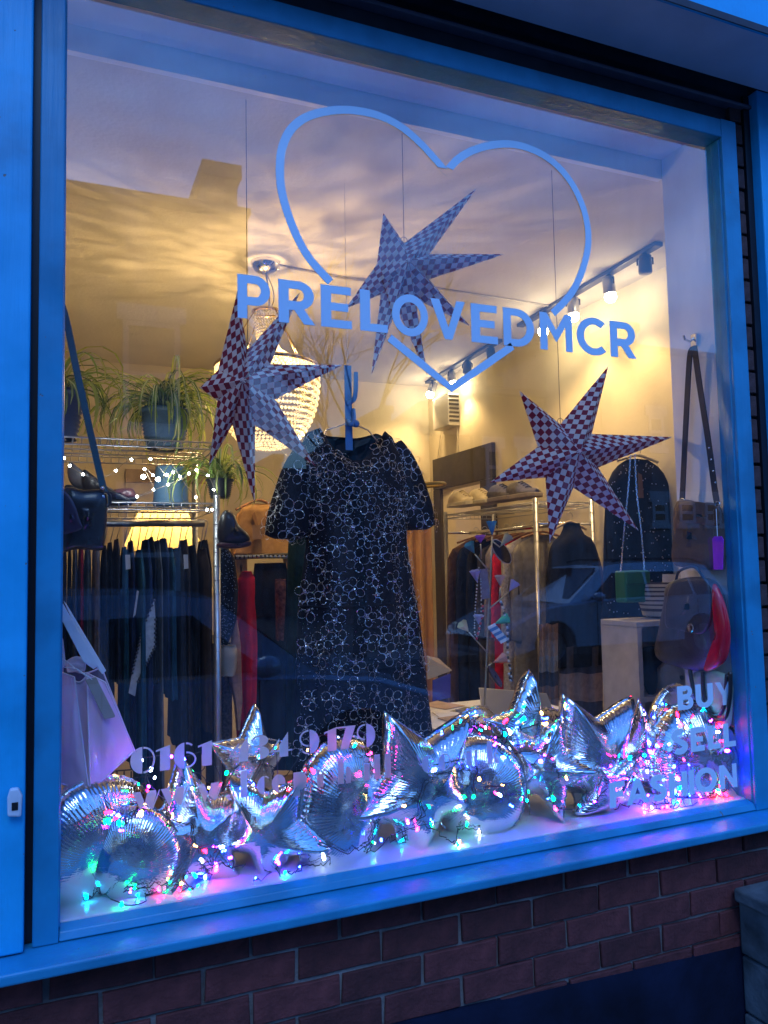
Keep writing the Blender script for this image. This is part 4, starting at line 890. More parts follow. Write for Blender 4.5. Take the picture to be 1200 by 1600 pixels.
for k, (dx, dy, lb, mm) in enumerate(((0, 0, 'grey court shoe lying on the middle shelf by the bag strap', greym), (22, 12, 'black court shoe in front of the grey one on the shelf', lthr))):
    shoe_side(lb, 'court_shoe', [(108 + dx, 722 + dy), (122 + dx, 730 + dy), (150 + dx, 752 + dy), (178 + dx, 766 + dy), (180 + dx, 774 + dy), (150 + dx, 772 + dy), (118 + dx, 762 + dy), (106 + dx, 745 + dy)], 1.0 - .06 * k, .07, mm, [(106 + dx, 758 + dy), (140 + dx, 770 + dy), (180 + dx, 772 + dy), (181 + dx, 777 + dy), (140 + dx, 777 + dy), (104 + dx, 766 + dy)], rubber)
shoe_side('oxblood loafer with a pale band on the middle shelf', 'loafer', [(165, 768), (185, 764), (205, 763), (211, 770), (210, 779), (185, 783), (160, 782), (156, 775)], .97, .08, oxb, [(158, 778), (185, 781), (211, 778), (211, 783), (185, 786), (158, 784)], rubber)
shoe_side('shiny black ankle boot perched on the end of the rack', 'ankle_boot', [(348, 800), (362, 800), (372, 820), (388, 836), (388, 848), (370, 852), (345, 850), (340, 830)], .86, .08, lthr, [(342, 848), (370, 850), (389, 845), (389, 853), (370, 857), (342, 856)], oxb)

# ---- warm white fairy lights along the rack
ww = glow('warm_white_led', (.85, .95, 1.0), 55.0)
fl = thing('fairy_lights', 'string of warm white fairy lights looped under the wire shelf', 'string lights', at(250, 740, RY0))
wp = [(100, 716), (112, 730), (140, 745), (172, 742), (200, 720), (235, 717), (262, 745), (270, 735), (248, 748), (225, 730), (240, 765), (215, 775), (285, 748), (300, 735), (322, 740), (334, 765), (330, 800), (318, 790), (292, 760), (262, 715)]
pp = spline([at(x, y_, RY0 - .02 - .02 * (i % 3)) for i, (x, y_) in enumerate(wp)], 6)
b = MB(); b.tube(pp, .0012, 4); b.build('wire', mat('copper_wire', (.4, .3, .2), .4), fl)
q = MB(); q.ball((0, 0, 0), .0042, 6, 4); src = q.build('bulb', ww, None); first = True
for i in range(0, len(pp), 5):
    o = src if first else src.copy(); 
    if not first: COL.objects.link(o)
    first = False; o.parent = fl; o.location = pp[i] - fl.location
for x, y_ in ((224, 745), (247, 749)):
    o = src.copy(); COL.objects.link(o); o.parent = fl; o.location = at(x, y_, RY0 - .03) - fl.location; o.scale = (1.9,) * 3

# ------------------------------------------------------------------ clothes between rack and dress
def garment(name, label, lv, y, depth, m, folds=8, amp=.012, seed=1, group=None, part='cloth', **kw):
    g = thing(name, label, name.replace('_', ' '), at((lv[-1][1] + lv[-1][2]) / 2, lv[-1][0], y), group)
    cloth(px_levels(lv, y), y, depth, folds, amp, seed, **kw).build(part, m, g, True); return g
tan = fabric('tan_knit', (.42, .24, .09), .2, 30, .6)
g = garment('cardigan', 'tan cardigan on a brown wooden hanger behind the checked star', [(788, 388, 432), (795, 376, 442), (815, 370, 452), (850, 366, 458), (865, 362, 462)], 1.9, .07, tan, 7, .008, 4)
b = MB(); puff(b, loop_px([(372, 800), (382, 830), (386, 900), (384, 985), (372, 985), (368, 900), (360, 850)], 1.92), .06); b.build('sleeve', tan, g, True)
b = MB(); puff(b, loop_px([(445, 800), (456, 840), (462, 900), (462, 985), (450, 990), (446, 900), (440, 840)], 1.88), .06); b.build('sleeve', tan, g, True)
b = MB(); b.slab([at(x, y_, 1.82) for x, y_ in ((393, 803), (405, 838), (428, 803), (420, 800), (404, 822), (398, 800))], (0, .004, 0)); b.build('neckband', mat('tan_trim', (.30, .15, .05), .8), g)
b = MB(); b.slab([at(x, y_, 1.8) for x, y_ in ((394, 821), (409, 820), (410, 842), (395, 843))], (0, .002, 0)); b.build('price_tag', mat('kraft_card', (.22, .13, .07), .8), g)
hanger('brown wooden hanger of the tan cardigan', at(404, 772, 1.9), .115, .05, 'x', hanger_wood, hook=.03)
rl = thing('clothes_rail', 'black ribbed rail with hangers in front of the tan cardigan', 'rail', at(410, 868, 1.6))
b = MB(); b.tube([at(366, 871, 1.6), at(455, 867, 1.6)], .011, 10); b.build('tube', black_m, rl, True)
b = MB(); b.tube([at(455, 867, 1.6), at(456, 920, 1.6), at(452, 1000, 1.6)], .008, 8); b.build('leg', steel, rl, True)
b = MB()
for i in range(13): x = 371 + i * 6.5; b.lathe(at(x, 870, 1.6), [(.012, -.008), (.0135, 0), (.012, .008)], 8)
b.build('hanger_hooks', steel, rl, kind='stuff')
pk = fabric('black_spotted', (.012, .012, .016), .2, 30)
def spots(parent, lvpx, y, n, m, r=.0032, seed=3, name='spots', grid=None):
    rr = random.Random(seed); b = MB(); k = 0
    while k < n:
        i = rr.randrange(len(lvpx) - 1); t = rr.random(); a, c = lvpx[i], lvpx[i+1]
        if rr.random() > (c[0] - a[0]) / (lvpx[-1][0] - lvpx[0][0]) * len(lvpx) * .6: continue
        py = a[0] + (c[0] - a[0]) * t; x0, x1 = a[1] + (c[1] - a[1]) * t, a[2] + (c[2] - a[2]) * t; s = rr.uniform(.04, .96)
        p = at(x0 + (x1 - x0) * s, py, y); b.add([p + Vector((r * math.cos(g_), 0, r * math.sin(g_))) for g_ in (0, 1.05, 2.1, 3.14, 4.19, 5.24)], [(5, 4, 3, 2, 1, 0)]); k += 1
    return b.build(name, m, parent, kind='stuff')
lv = [(850, 345, 352), (875, 342, 366), (920, 341, 371), (970, 341, 368), (1015, 341, 352)]
g = garment('blouse', 'black blouse with tiny white dots behind the chrome post', lv, 1.15, .05, pk, 5, .006, 7)
spots(g, lv, 1.092, 220, mat('white_dot', (.35, .37, .42), .8), .0016, 5)
garment('handbag', 'cream handbag hanging low beside the chrome post', [(1008, 345, 368), (1015, 342, 371), (1048, 342, 369), (1055, 345, 366)], 1.1, .04, mat('cream_leather', (.55, .47, .38), .5), 3, .002, 2, rows=10)
garment('scarf', 'peach scarf hanging beside the red dress', [(970, 364, 371), (1010, 360, 376), (1060, 358, 377), (1095, 366, 378), (1140, 370, 374)], 1.16, .02, fabric('peach_cloth', (.66, .34, .22)), 4, .008, 5)
garment('skirt', 'narrow checked skirt hanging beside the chrome post', [(1050, 346, 362), (1100, 344, 362), (1215, 342, 362)], 1.2, .03, fabric('brown_check', (.10, .07, .06), .6, 120), 4, .006, 5)
red = fabric('scarlet_cloth', (.72, .015, .05), .25, 14)
g = garment('dress', 'bright red dress hanging left of the black sequinned dress', [(893, 378, 392), (905, 372, 398), (940, 370, 396), (960, 372, 398), (1010, 370, 400), (1080, 371, 398), (1170, 374, 392)], 1.3, .05, red, 6, .014, 6)
garment('dress', 'black dress with a striped edge beside the bright red dress', [(880, 398, 446), (900, 396, 450), (960, 396, 450), (1080, 398, 446), (1200, 400, 448)], 1.5, .06, fabric('soft_black', (.012, .012, .014)), 6, .010, 8)
garment('coat', 'dark green coat hanging just behind the sequinned dress', [(835, 452, 478), (870, 450, 480), (1000, 450, 478), (1200, 448, 480)], 1.45, .06, fabric('bottle_green', (.012, .045, .04)), 6, .010, 8)
garment('shirt', 'brown striped shirt sleeve beside the black dress', [(905, 430, 446), (930, 430, 446), (1000, 432, 442)], 1.38, .03, fabric('rust_stripe', (.16, .06, .05), .6, 60), 4, .008, 2)

# ---- right of the dress
yh = thing('yellow_hoop', 'yellow hoop ring sticking out behind the dress sleeve', 'hoop', at(668, 757, 1.2))
c_ = at(668, 758, 1.2); b = MB(); b.tube([c_ + Vector((.075 * math.cos(a), .085 * math.sin(a), .004 * math.cos(a))) for a in [2 * math.pi * i / 28 for i in range(28)]], .0075, 8, closed=True); b.build('ring', mat('yellow_plastic', (.60, .36, .03), .4), yh, True)
b = MB(); b.tube([c_ + Vector((-.075, 0, 0)), c_ + Vector((-.12, .02, 0))], .0075, 8); b.build('arm', mat('yellow_plastic', (.60, .36, .03), .4), yh, True)
cu_ = thing('changing_curtain', 'peach changing room curtain behind the sequinned dress', 'curtain', at(660, 1050, 2.2))
cv = at(676, 815, 2.2); ce = at(600, 815, 2.2); rws = []
for i in range(14):
    z = cv.z - (cv.z - FZ - .05) * i / 13; rws.append([(ce.x + (cv.x - ce.x) * j / 60, 2.2 + .035 * math.sin(j * .55 + .6 * math.sin(j * .21)) * (.5 + .5 * i / 13), z) for j in range(61)])
b = MB(); b.grid(rws); b.build('drape', fabric('peach_curtain', (.62, .36, .17), .1, 10, trans=.3), cu_, True)
b = MB(); b.tube([(ce.x - .05, 2.2, cv.z + .01), (cv.x + .03, 2.2, cv.z + .01)], .01, 8); b.build('curtain_rail', brass, cu_, True)

# ---- chrome clothes rack along the side wall
GX0, GX1, GY0, GY1 = 2.265, 2.62, 1.50, 2.52
zt = at(840, 784, GY0).z
cr_ = thing('clothes_rack', 'chrome clothes rack with shoes on top along the cream side wall', 'rack', (2.44, 2.0, FZ))
for x in (GX0, GX1):
    for y_ in (GY0, GY1): post(x, y_, FZ, zt + .02, cr_, .0135)
wire_shelf(GX0, GX1, GY0, GY1, zt, cr_)
zr = zt - .115
b = MB(); b.tube([(2.44, GY0, zr), (2.44, GY1, zr)], .012, 10); b.tube([(GX0, GY0, zr), (GX1, GY0, zr)], .008, 8); b.tube([(GX0, GY1, zr), (GX1, GY1, zr)], .008, 8); b.build('hanging_rail', chrome, cr_, True)
def rack_garment(name, label, y, thick, top_drop, bottom, m, x0=2.235, x1=2.62, seed=1, sleeve_m=None):
    zt_ = zr - .05 - top_drop; g = thing(name, label, name.replace('_', ' '), (2.44, y, bottom), 'clothes on the chrome rack')
    xc = (x0 + x1) / 2; hw_ = (x1 - x0) / 2
    cloth([(zt_, xc - .05, xc + .05), (zt_ - .03, xc - hw_ * .72, xc + hw_ * .72), (zt_ - .09, xc - hw_, xc + hw_), (zt_ - .5, xc - hw_ * .98, xc + hw_ * .98), (bottom, xc - hw_ * 1.03, xc + hw_ * 1.03)], y, thick, 8, .008, seed, 44, 22).build('cloth', m, g, True)
    b = MB()
    puff(b, [Vector((x0 + a, y - thick * .5, zt_ + c)) for a, c in ((.03, -.05), (.0, -.10), (-.02, -.3), (-.028, -.56), (.03, -.58), (.045, -.3), (.06, -.1))], thick * .9, 3); b.build('sleeve', sleeve_m or m, g, True)
    hanger('wooden hanger holding the ' + label.replace('on the chrome rack', '').replace('at the far end of the chrome rack', '').strip(), (2.44, y, zr + .014), hw_ * .72, .035, 'x', hanger_wood, 'hangers on the chrome rack', .045)
    return g
zf = lambda py, y: at(800, py, y).z
rack_garment('coat', 'long brown coat at the far end of the chrome rack', 2.44, .035, .0, .55, fabric('brown_wool', (.20, .12, .08)), seed=11)
rack_garment('jacket', 'navy jacket with pale lining on the chrome rack', 2.33, .035, .0, .42, fabric('navy_wool', (.02, .028, .06)), seed=12)
rack_garment('coat', 'black coat hanging behind the paper flower stand', 2.20, .04, .01, .35, fabric('soft_black', (.012, .012, .014)), seed=13)
rack_garment('jacket', 'charcoal jacket beside the red jumper on the chrome rack', 2.07, .035, .01, .5, fabric('charcoal_wool', (.07, .065, .07)), seed=14)
rack_garment('shirt', 'grey shirt with rolled sleeve next to the red jumper', 1.98, .03, .0, .6, fabric('mid_grey', (.24, .22, .23)), seed=15)
rack_garment('jumper', 'bright red jumper in the middle of the chrome rack', 1.90, .03, .0, .45, fabric('jumper_red', (.66, .015, .04)), seed=16)
rack_garment('jacket', 'pale grey tweed jacket near the front of the chrome rack', 1.80, .04, .0, .62, fabric('grey_tweed', (.46, .43, .41), .3, 90), seed=17)
rack_garment('coat', 'olive grey coat behind the front post of the chrome rack', 1.70, .04, .0, .6, fabric('olive_grey', (.22, .20, .165)), seed=18)
g = garment('jumper', 'large black roll neck jumper hanging at the front of the chrome rack', [(818, 884, 903), (834, 882, 905), (841, 872, 918), (856, 862, 928), (900, 856, 936), (1000, 856, 938), (1040, 858, 936)], 1.42, .07, black_cloth, 8, .012, 21)
b = MB(); puff(b, loop_px([(918, 838), (930, 860), (945, 920), (950, 1000), (938, 1005), (928, 930), (915, 870)], 1.44), .07); b.build('sleeve', fabric('brown_sleeve', (.07, .05, .045)), g, True)
hanger('pale hanger of the black roll neck jumper', at(890, 806, 1.42), .10, .04, 'x', mat('pale_wood', (.50, .38, .25), .5), hook=.03)
# striped scarf: bands of brown and grey wool, each a band of its own
sc = thing('striped_scarf', 'wool scarf with broad brown and grey stripes below the black jumper', 'scarf', at(900, 1130, 1.36))
bands = [fabric('stripe_brown', (.30, .18, .13)), fabric('stripe_dark', (.08, .07, .075)), fabric('stripe_grey', (.32, .30, .30)), fabric('stripe_taupe', (.38, .27, .22))]
for k, (x0, x1, ys) in enumerate(((842, 872, (975, 1000, 1025, 1050, 1072, 1092, 1112, 1135)), (874, 942, (1010, 1032, 1052, 1074, 1096, 1118, 1140)))):
    for i in range(len(ys) - 1):
        b = MB(); yy = 1.34 + .02 * k; rws = []
        for t_ in range(4):
            py = ys[i] + (ys[i+1] - ys[i]) * t_ / 3; rws.append([at(x0 + (x1 - x0) * j / 14, py + 1.2 * math.sin(j * .8), yy + .012 * math.sin(j * 1.5)) for j in range(15)])
        b.grid(rws); b.build('stripe', bands[(i * 3 + k * 2) % 4 if i % 2 else (i + k) % 4], sc, True)
def sneaker(label, px, py, w, h, y, m, sole_m, lace_m):
    "seen from the toe end: rounded toe box, raised ankle, sole below"
    s = thing('sneaker', label, 'shoe', at(px, py, y)); c = at(px, py, y); sc_ = (at(px + w, py, y) - c).length; hh = (at(px, py - h, y) - c).length
    b = MB(); rws = []
    for i in range(13):                       # loft from toe (towards the street) to heel
        t = i / 12; yy = c.y - .13 + .26 * t; w_ = sc_ * .5 * (math.sin(math.pi * min(1, .16 + t * .55)) ** .6) * (1 - .12 * t); top = hh * (.38 + .62 * max(0, min(1, (t - .25) / .4)) ** .8) * (1 if t < .97 else .97)
        if i == 0: w_ *= .45; top *= .7
        rws.append([Vector((c.x + w_ * math.cos(a) * (1 - .28 * max(0, math.sin(a)) ** 3), yy, c.z + .018 + max(0, math.sin(a)) * top * .9)) for a in [math.pi * k / 10 for k in range(11)]])
    b.grid(rws); b.f.append(list(range(11))); b.m.append(0); n = len(b.v); b.f.append(list(range(n - 11, n))[::-1]); b.m.append(0); b.build('upper', m, s, True)
    b = MB(); out2 = [Vector((r_[0].x + .006, r_[0].y, c.z)) for r_ in rws] + [Vector((r_[-1].x - .006, r_[0].y, c.z)) for r_ in rws[::-1]]; out2[0].y -= .008; out2[-1].y -= .008
    b.slab(out2, (0, 0, .024)); bevel(b.build('sole', sole_m, s), .004)
    b = MB()
    for i in range(4):
        t = .32 + i * .09; zz_ = hh * (.38 + .62 * max(0, min(1, (t - .25) / .4)) ** .8) * .9 + c.z + .019; yy = c.y - .13 + .26 * t
        b.tube([(c.x - sc_ * .16, yy, zz_ - .006), (c.x, yy - .004, zz_ + .003), (c.x + sc_ * .16, yy, zz_ - .006)], .004, 5)
    b.build('lace', lace_m, s, True); return s
crm = mat('cream_canvas', (.55, .46, .30), .7, var=.1, bump=.2); crs = mat('cream_rubber', (.55, .50, .38), .6)
for px, py, y_, lb in ((726, 791, 2.35, 'cream sneaker at the far end of the chrome rack top'), (756, 788, 2.2, 'cream sneaker next to the dark trainers on the chrome rack')):
    sneaker(lb, px, py, 30, 24, y_, crm, crs, crm)
for px, py, y_, lb in ((789, 783, 1.98, 'dark trainer beside the cream sneakers on the chrome rack'), (819, 779, 1.80, 'dark trainer closest to the front post of the chrome rack')):
    sneaker(lb, px, py, 30, 26, y_, mat('dark_mesh', (.07, .06, .06), .7, var=.4, scale=40), mat('grey_rubber', (.26, .22, .20), .6), black_m)

# ------------------------------------------------------------------ counter with laptop and papers
ct = thing('counter', 'white counter behind the foil balloons', 'counter', (1.45, .95, FZ)); CT = at(760, 1128, .80).z
xa, xb = at(676, 1130, .8).x, at(905, 1130, .8).x
b = MB(); b.box(xa, xb, .72, 1.25, CT - .03, CT); bevel(b.build('top', white_paint, ct), .003)
b = MB(); b.box(xa + .02, xa + .04, .74, 1.23, FZ, CT - .031); b.build('side_panel', white_paint, ct)
b = MB(); b.box(xb - .04, xb - .02, .74, 1.23, FZ, CT - .031); b.build('side_panel', white_paint, ct)
b = MB(); b.box(xa + .05, xb - .05, 1.20, 1.215, FZ, CT - .031); b.build('back_panel', white_paint, ct)
lp = thing('laptop', 'grey laptop open on the white counter with its lid towards the street', 'laptop', at(815, 1130, .8))
alu = mat('grey_aluminium', (.26, .27, .31), .4, .7, .04)
b = MB(); q_ = [at(754, 1120, .80), at(872, 1131, .80), at(855, 1084, .90), at(749, 1075, .90)]; b.slab(q_, (0, .007, .002)); bevel(b.build('lid', alu, lp), .002)
b = MB(); q_ = [at(754, 1120, .80), at(872, 1131, .80)]; zb_ = CT + .002; b.hexa([(q_[0].x, .81, zb_), (q_[1].x, .81, zb_), (q_[1].x, 1.03, zb_), (q_[0].x, 1.03, zb_)], [(q_[0].x, .81, zb_ + .014), (q_[1].x, .81, zb_ + .014), (q_[1].x, 1.03, zb_ + .012), (q_[0].x, 1.03, zb_ + .012)]); bevel(b.build('base', alu, lp), .002)
kraft = mat('kraft_paper', (.46, .32, .18), .8, var=.12); pap = mat('white_paper', (.72, .72, .74), .8)
for k, (x, y_, a, m_, lb) in enumerate(((690, 1102, .3, kraft, 'kraft envelope lying on the white counter'), (706, 1118, -.2, pap, 'white sheet of paper on the counter'), (742, 1112, .5, mat('olive_paper', (.30, .27, .13), .8), 'olive folded leaflet on the counter by the laptop'), (722, 1126, .1, kraft, 'small brown card on the counter behind the balloons'))):
    p = at_z(x, y_, CT + .002); u = Vector((math.cos(a), math.sin(a), 0)) * .06; v = Vector((-math.sin(a), math.cos(a), 0)) * .085
    b = MB(); b.slab([p - u - v, p + u - v, p + u + v, p - u + v], (0, 0, .0015 + .001 * k)); o = b.build('leaflet' if k else 'envelope', m_); tag(o, lb, 'paper')
ps = thing('display_stand', 'clear acrylic display stand on the counter beside the dress hem', 'stand', at(695, 1092, .9))
acr = mat('acrylic', (.55, .52, .48), .15, var=.05, trans=.5)
b = MB(); b.slab([at(668, 1062, .95), at(706, 1048, .95), at(686, 1030, 1.0), at(668, 1026, 1.0)], (0, .004, .004)); b.build('top_panel', mat('kraft_paper', (.46, .32, .18)), ps)
b = MB(); b.slab([at(676, 1063, .94), at(704, 1052, .94), at(704, 1090, .94), at(676, 1096, .94)], (0, .003, 0)); b.build('front_panel', mat('violet_acrylic', (.10, .08, .30), .2), ps)

# ---- paper flower jewellery stand
js = thing('jewellery_stand', 'thin metal twig stand with coloured paper cone flowers and necklaces', 'jewellery stand', at(756, 1120, .62))
wire_m = mat('pale_gold_wire', (.46, .42, .30), .4, .7)
jy = .62
b = MB(); b.tube([at(x, y_, jy) for x, y_ in ((756, 1125), (759, 1060), (763, 960), (767, 880), (769, 838))], .0034, 6); b.build('stem', wire_m, js, True)
def cone(b, p, d, r, l):
    p, d = Vector(p), Vector(d).normalized(); u = d.cross(Vector((0, 1, 0))).normalized(); v = d.cross(u); n = 12; o = len(b.v)
    b.v += [p + d * .002]; 
    for i in range(n): a = 2 * math.pi * i / n; b.v.append(p + d * l * (1 + .05 * (i % 2)) + (u * math.cos(a) + v * math.sin(a)) * r)
    for i in range(n): b.f.append([o, o + 1 + i, o + 1 + (i + 1) % n]); b.m.append(0)
flw = [((769, 838), (768, 815), (.06, .28, .48), 'blue'), ((751, 850), (750, 838), (.30, .09, .48), 'violet'), ((742, 866), (733, 850), (.10, .30, .32), 'teal'), ((781, 855), (795, 838), (.45, .45, .30), 'lime'),
       ((746, 912), (742, 892), (.42, .36, .58), 'lilac'), ((782, 918), (781, 900), (.62, .42, .38), 'blush'), ((795, 925), (805, 910), (.34, .34, .70), 'periwinkle'), ((748, 977), (748, 962), (.38, .42, .65), 'pale_blue'),
       ((772, 975), (792, 966), (.06, .42, .22), 'green'), ((733, 988), (722, 975), (.52, .50, .24), 'yellow'), ((769, 1036), (788, 1028), (.62, .30, .24), 'coral')]
for (a, c, col_, nm) in flw:
    p, q_ = at(*a, jy - .01), at(*c, jy - .015); b = MB(); cone(b, p, q_ - p, .021, max(.03, (q_ - p).length)); b.build('paper_flower', mat('paper_' + nm, col_, .8, trans=.2), js)
for a, c in (((765, 893), (742, 866)), ((763, 952), (795, 925)), ((780, 938), (782, 918)), ((760, 1018), (733, 988)), ((762, 985), (772, 975)), ((758, 1045), (769, 1036)), ((752, 873), (751, 850)), ((768, 845), (781, 855))):
    b = MB(); b.tube([at(*a, jy), at(*c, jy - .008)], .0028, 5); b.build('branch', wire_m, js, True)
b = MB(); b.lathe(at(756, 1126, jy), [(.001, -.004), (.05, -.004), (.05, .002), (.004, .006)], 20); b.build('base', wire_m, js, True)
def necklace(label, pts, r, y, m, step=.011, alt=None):
    nk = thing('necklace', label, 'necklace', at(pts[-1][0], pts[-1][1], y)); pp_ = spline([at(p[0], p[1], y) for p in pts], 8)
    b = MB(); b2 = MB(); acc = 0; k = 0
    for i in range(1, len(pp_)):
        acc += (pp_[i] - pp_[i-1]).length
        if acc >= step: acc = 0; k += 1; (b2 if alt and k % 2 else b).ball(pp_[i], r, 6, 4)
    b.build('bead_strand', m, nk, True, kind='stuff')
    if alt: b2.build('pale_bead_strand', alt, nk, True, kind='stuff')
    return nk
necklace('chain necklace hanging from the paper flower stand', [(749, 880), (745, 920), (742, 960), (742, 990), (748, 990), (752, 950), (751, 905)], .0035, jy - .02, steel, .008)
necklace('chunky white and dark bead necklace reaching down behind the laptop', [(780, 935), (786, 950), (793, 985), (793, 1020), (797, 1045), (799, 1065), (794, 1050)], .006, jy - .02, mat('bead_dark', (.05, .05, .06), .4), .010, mat('bead_white', (.5, .5, .52), .4))
rb = mat('red_bead', (.45, .02, .04), .3)
necklace('short string of red beads hanging from the lilac flowers', [(752, 940), (755, 955), (748, 985), (744, 1000), (741, 1000)], .0055, jy - .03, rb, .017)
br_ = thing('fabric_tag', 'pinkish cloth swing tag hanging on the paper flower stand', 'tag', at(758, 935, jy - .02)); b = MB(); b.slab([at(x, y_, jy - .02) for x, y_ in ((749, 890), (761, 888), (766, 934), (752, 937))], (0, .002, 0)); b.build('card', fabric('mauve_card', (.26, .18, .20)), br_)
mr_ = thing('hand_mirror', 'oval bluish hand mirror hanging behind the paper flowers', 'mirror', at(784, 862, .78)); b = MB(); c_ = at(784, 862, .78)
b.add([c_ + Vector((.045 * math.cos(a) * .94 - .032 * math.sin(a) * .34, 0, .055 * math.sin(a) * .8 - .02 * math.cos(a))) for a in [2 * math.pi * i / 24 for i in range(24)]], [tuple(range(24))[::-1]]); b.build('glass', mat('mirror_blue', (.30, .42, .58), .06, 1.0, .1), mr_)
b = MB(); b.tube([v + Vector((0, .003, 0)) for v in b.v] or [c_ + Vector((.045 * math.cos(a) * .94 - .032 * math.sin(a) * .34, .002, .055 * math.sin(a) * .8 - .02 * math.cos(a))) for a in [2 * math.pi * i / 24 for i in range(24)]], .003, 5, closed=True); b.build('rim', steel, mr_, True)
sg_ = thing('beaded_earring', 'striped blue and white earring on the paper flower stand', 'earring', at(779, 1003, jy - .02))
for i in range(7):
    b = MB(); p = at(769 + i * 3.1, 979 + i * 3.6, jy - .02); u = Vector((.016, 0, .006)); v = Vector((.003, 0, -.0055)); b.slab([p - u - v, p - u + v, p + u + v, p + u - v], (0, .004, 0)); b.build('band', mat('band_blue', (.08, .20, .40), .5) if i % 2 else pap, sg_)
dk = thing('earring', 'dark resin earring hanging low on the paper flower stand', 'earring', at(775, 1065, jy - .02)); b = MB(); puff(b, loop_px([(763, 1040), (772, 1046), (784, 1066), (782, 1074), (772, 1064), (764, 1050)], jy - .02), .012); b.build('drop', mat('resin', (.08, .05, .06), .2), dk, True)

# ------------------------------------------------------------------ right-hand side of the window
pd_lv = [(718, 982, 1010), (732, 962, 1032), (760, 950, 1044), (820, 947, 1049), (900, 946, 1052), (985, 944, 1056)]
g = garment('dress', 'black dress with small white dots on a hanger at the side wall', pd_lv, 1.02, .05, fabric('black_crepe', (.010, .010, .013)), 7, .008, 31)
spots(g, pd_lv, .962, 170, mat('bright_dot', (.62, .62, .66), .6), .0032, 9)
hanger('wire hanger of the black dotted dress', at(996, 705, 1.02), .12, .03, 'x', steel, hook=.02)
b = MB(); b.slab([at(x, y_, .95) for x, y_ in ((997, 738), (1003, 742), (1006, 778), (998, 778))], (0, .002, 0)); b.build('price_tag', mat('kraft_card', (.22, .13, .07)), g)
gb = thing('chain_bag', 'green box bag hanging on a long silver chain', 'handbag', at(987, 940, .78))
grn = mat('green_leather', (.015, .17, .08), .4, var=.1)
b = MB(); p0, p1 = at(969, 892, .78), at(1010, 940, .78); b.box(p0.x, p1.x, .75, .82, p1.z, p0.z); bevel(b.build('body', grn, gb), .008, 3)
b = MB(); b.box(p0.x + .004, p1.x - .004, .744, .7495, p0.z - (p0.z - p1.z) * .42, p0.z - .003); bevel(b.build('flap', grn, gb), .003)
for pts in ([(985, 713), (982, 760), (975, 830), (970, 892)], [(992, 711), (995, 770), (1002, 830), (1007, 892)]):
    pp = [at(x, y_, .78) for x, y_ in pts]; pp = spline(pp, 14); b = MB()
    for i, p in enumerate(pp):
        b.tube([p + (Vector((.0035 * math.cos(a), 0, .006 * math.sin(a))) if i % 2 else Vector((0, .0035 * math.cos(a), .006 * math.sin(a)))) for a in (0, 1.05, 2.1, 3.14, 4.19, 5.24)], .0013, 4, closed=True)
    b.build('chain', chrome, gb, kind='stuff')
bh = thing('brown_bag', 'brown leather bag hanging by a long strap from a silver wall hook', 'handbag', at_x(1090, 890, 2.0))
brl = mat('brown_leather', (.10, .048, .028), .5, var=.3, scale=14, bump=.3); dbl = mat('oxblood_strap', (.022, .008, .010), .7)
b = MB(); puffx(b, loop_pxx([(1063, 783), (1090, 786), (1119, 790), (1126, 845), (1123, 888), (1090, 887), (1058, 881), (1059, 835)], 1.995), .075, 4); b.build('body', brl, bh, True)
b = MB(); puffx(b, loop_pxx([(1063, 784), (1119, 790), (1123, 812), (1122, 822), (1090, 818), (1060, 812)], 1.957), .012, 4); b.build('flap', brl, bh, True)
b = MB()
for pts in ([(1083, 541), (1078, 556), (1074, 620), (1070, 700), (1066, 784)], [(1085, 541), (1093, 600), (1107, 690), (1117, 765), (1121, 788)]):
    pp = spline([at_x(x, y_, 2.005) for x, y_ in pts], 6); o = len(b.v)
    for p in pp: b.v += [p + Vector((-.003, -.011, 0)), p + Vector((-.003, .011, 0)), p + Vector((.002, .011, 0)), p + Vector((.002, -.011, 0))]
    for i in range(len(pp) - 1):
        for j in range(4): b.f.append([o + i*4 + j, o + i*4 + (j+1) % 4, o + i*4 + 4 + (j+1) % 4, o + i*4 + 4 + j]); b.m.append(0)
b.build('strap', dbl, bh)
for x, y_ in ((1066, 783), (1121, 788)):
    b = MB(); c_ = at_x(x, y_, 1.985); b.tube([c_ + Vector((0, .010 * math.cos(a), .010 * math.sin(a))) for a in [i * .7 for i in range(9)]], .0022, 5, closed=True); b.build('ring', chrome, bh, True)
for k in range(4):
    b = MB(); b.ball(at_x(1108 + k * 3.2, 700 + k * 18, 2.001), .004, 6, 4); b.build('stud', chrome, bh, True)
hk_ = thing('wall_hook', 'small silver hook holding the brown bag strap', 'hook', at_x(1084, 530, 2.02)); c_ = at_x(1084, 532, 2.035); b = MB(); b.box(c_.x - .002, c_.x + .009, c_.y - .012, c_.y + .012, c_.z - .02, c_.z + .022); b.tube([c_ + Vector((0, 0, .008)), c_ + Vector((-.02, 0, -.006)), c_ + Vector((-.04, 0, .0)), c_ + Vector((-.045, 0, .014))], .004, 6); b.build('hook_plate', chrome, hk_)
tg = thing('swing_tag', 'white swing tag coloured as if lit violet hanging on a string beside the brown bag', 'tag', at_x(1120, 890, 1.95)); b = MB(); b.slab([at_x(x, y_, 1.945) for x, y_ in ((1113, 842), (1116, 838), (1127, 838), (1130, 843), (1129, 890), (1115, 890))], (.002, 0, 0)); b.build('card', mat('violet_lit_card', (.60, .06, .78), .5, trans=.3), tg)  # white card, the purple LED light on it put into the colour
b = MB(); b.tube([at_x(1119, 795, 1.95), at_x(1121, 838, 1.946)], .0014, 4); b.build('string', pap, tg)
sa = thing('satchel', 'dark leather satchel with a turn lock and shiny red side', 'handbag', at_x(1080, 1050, 1.98))
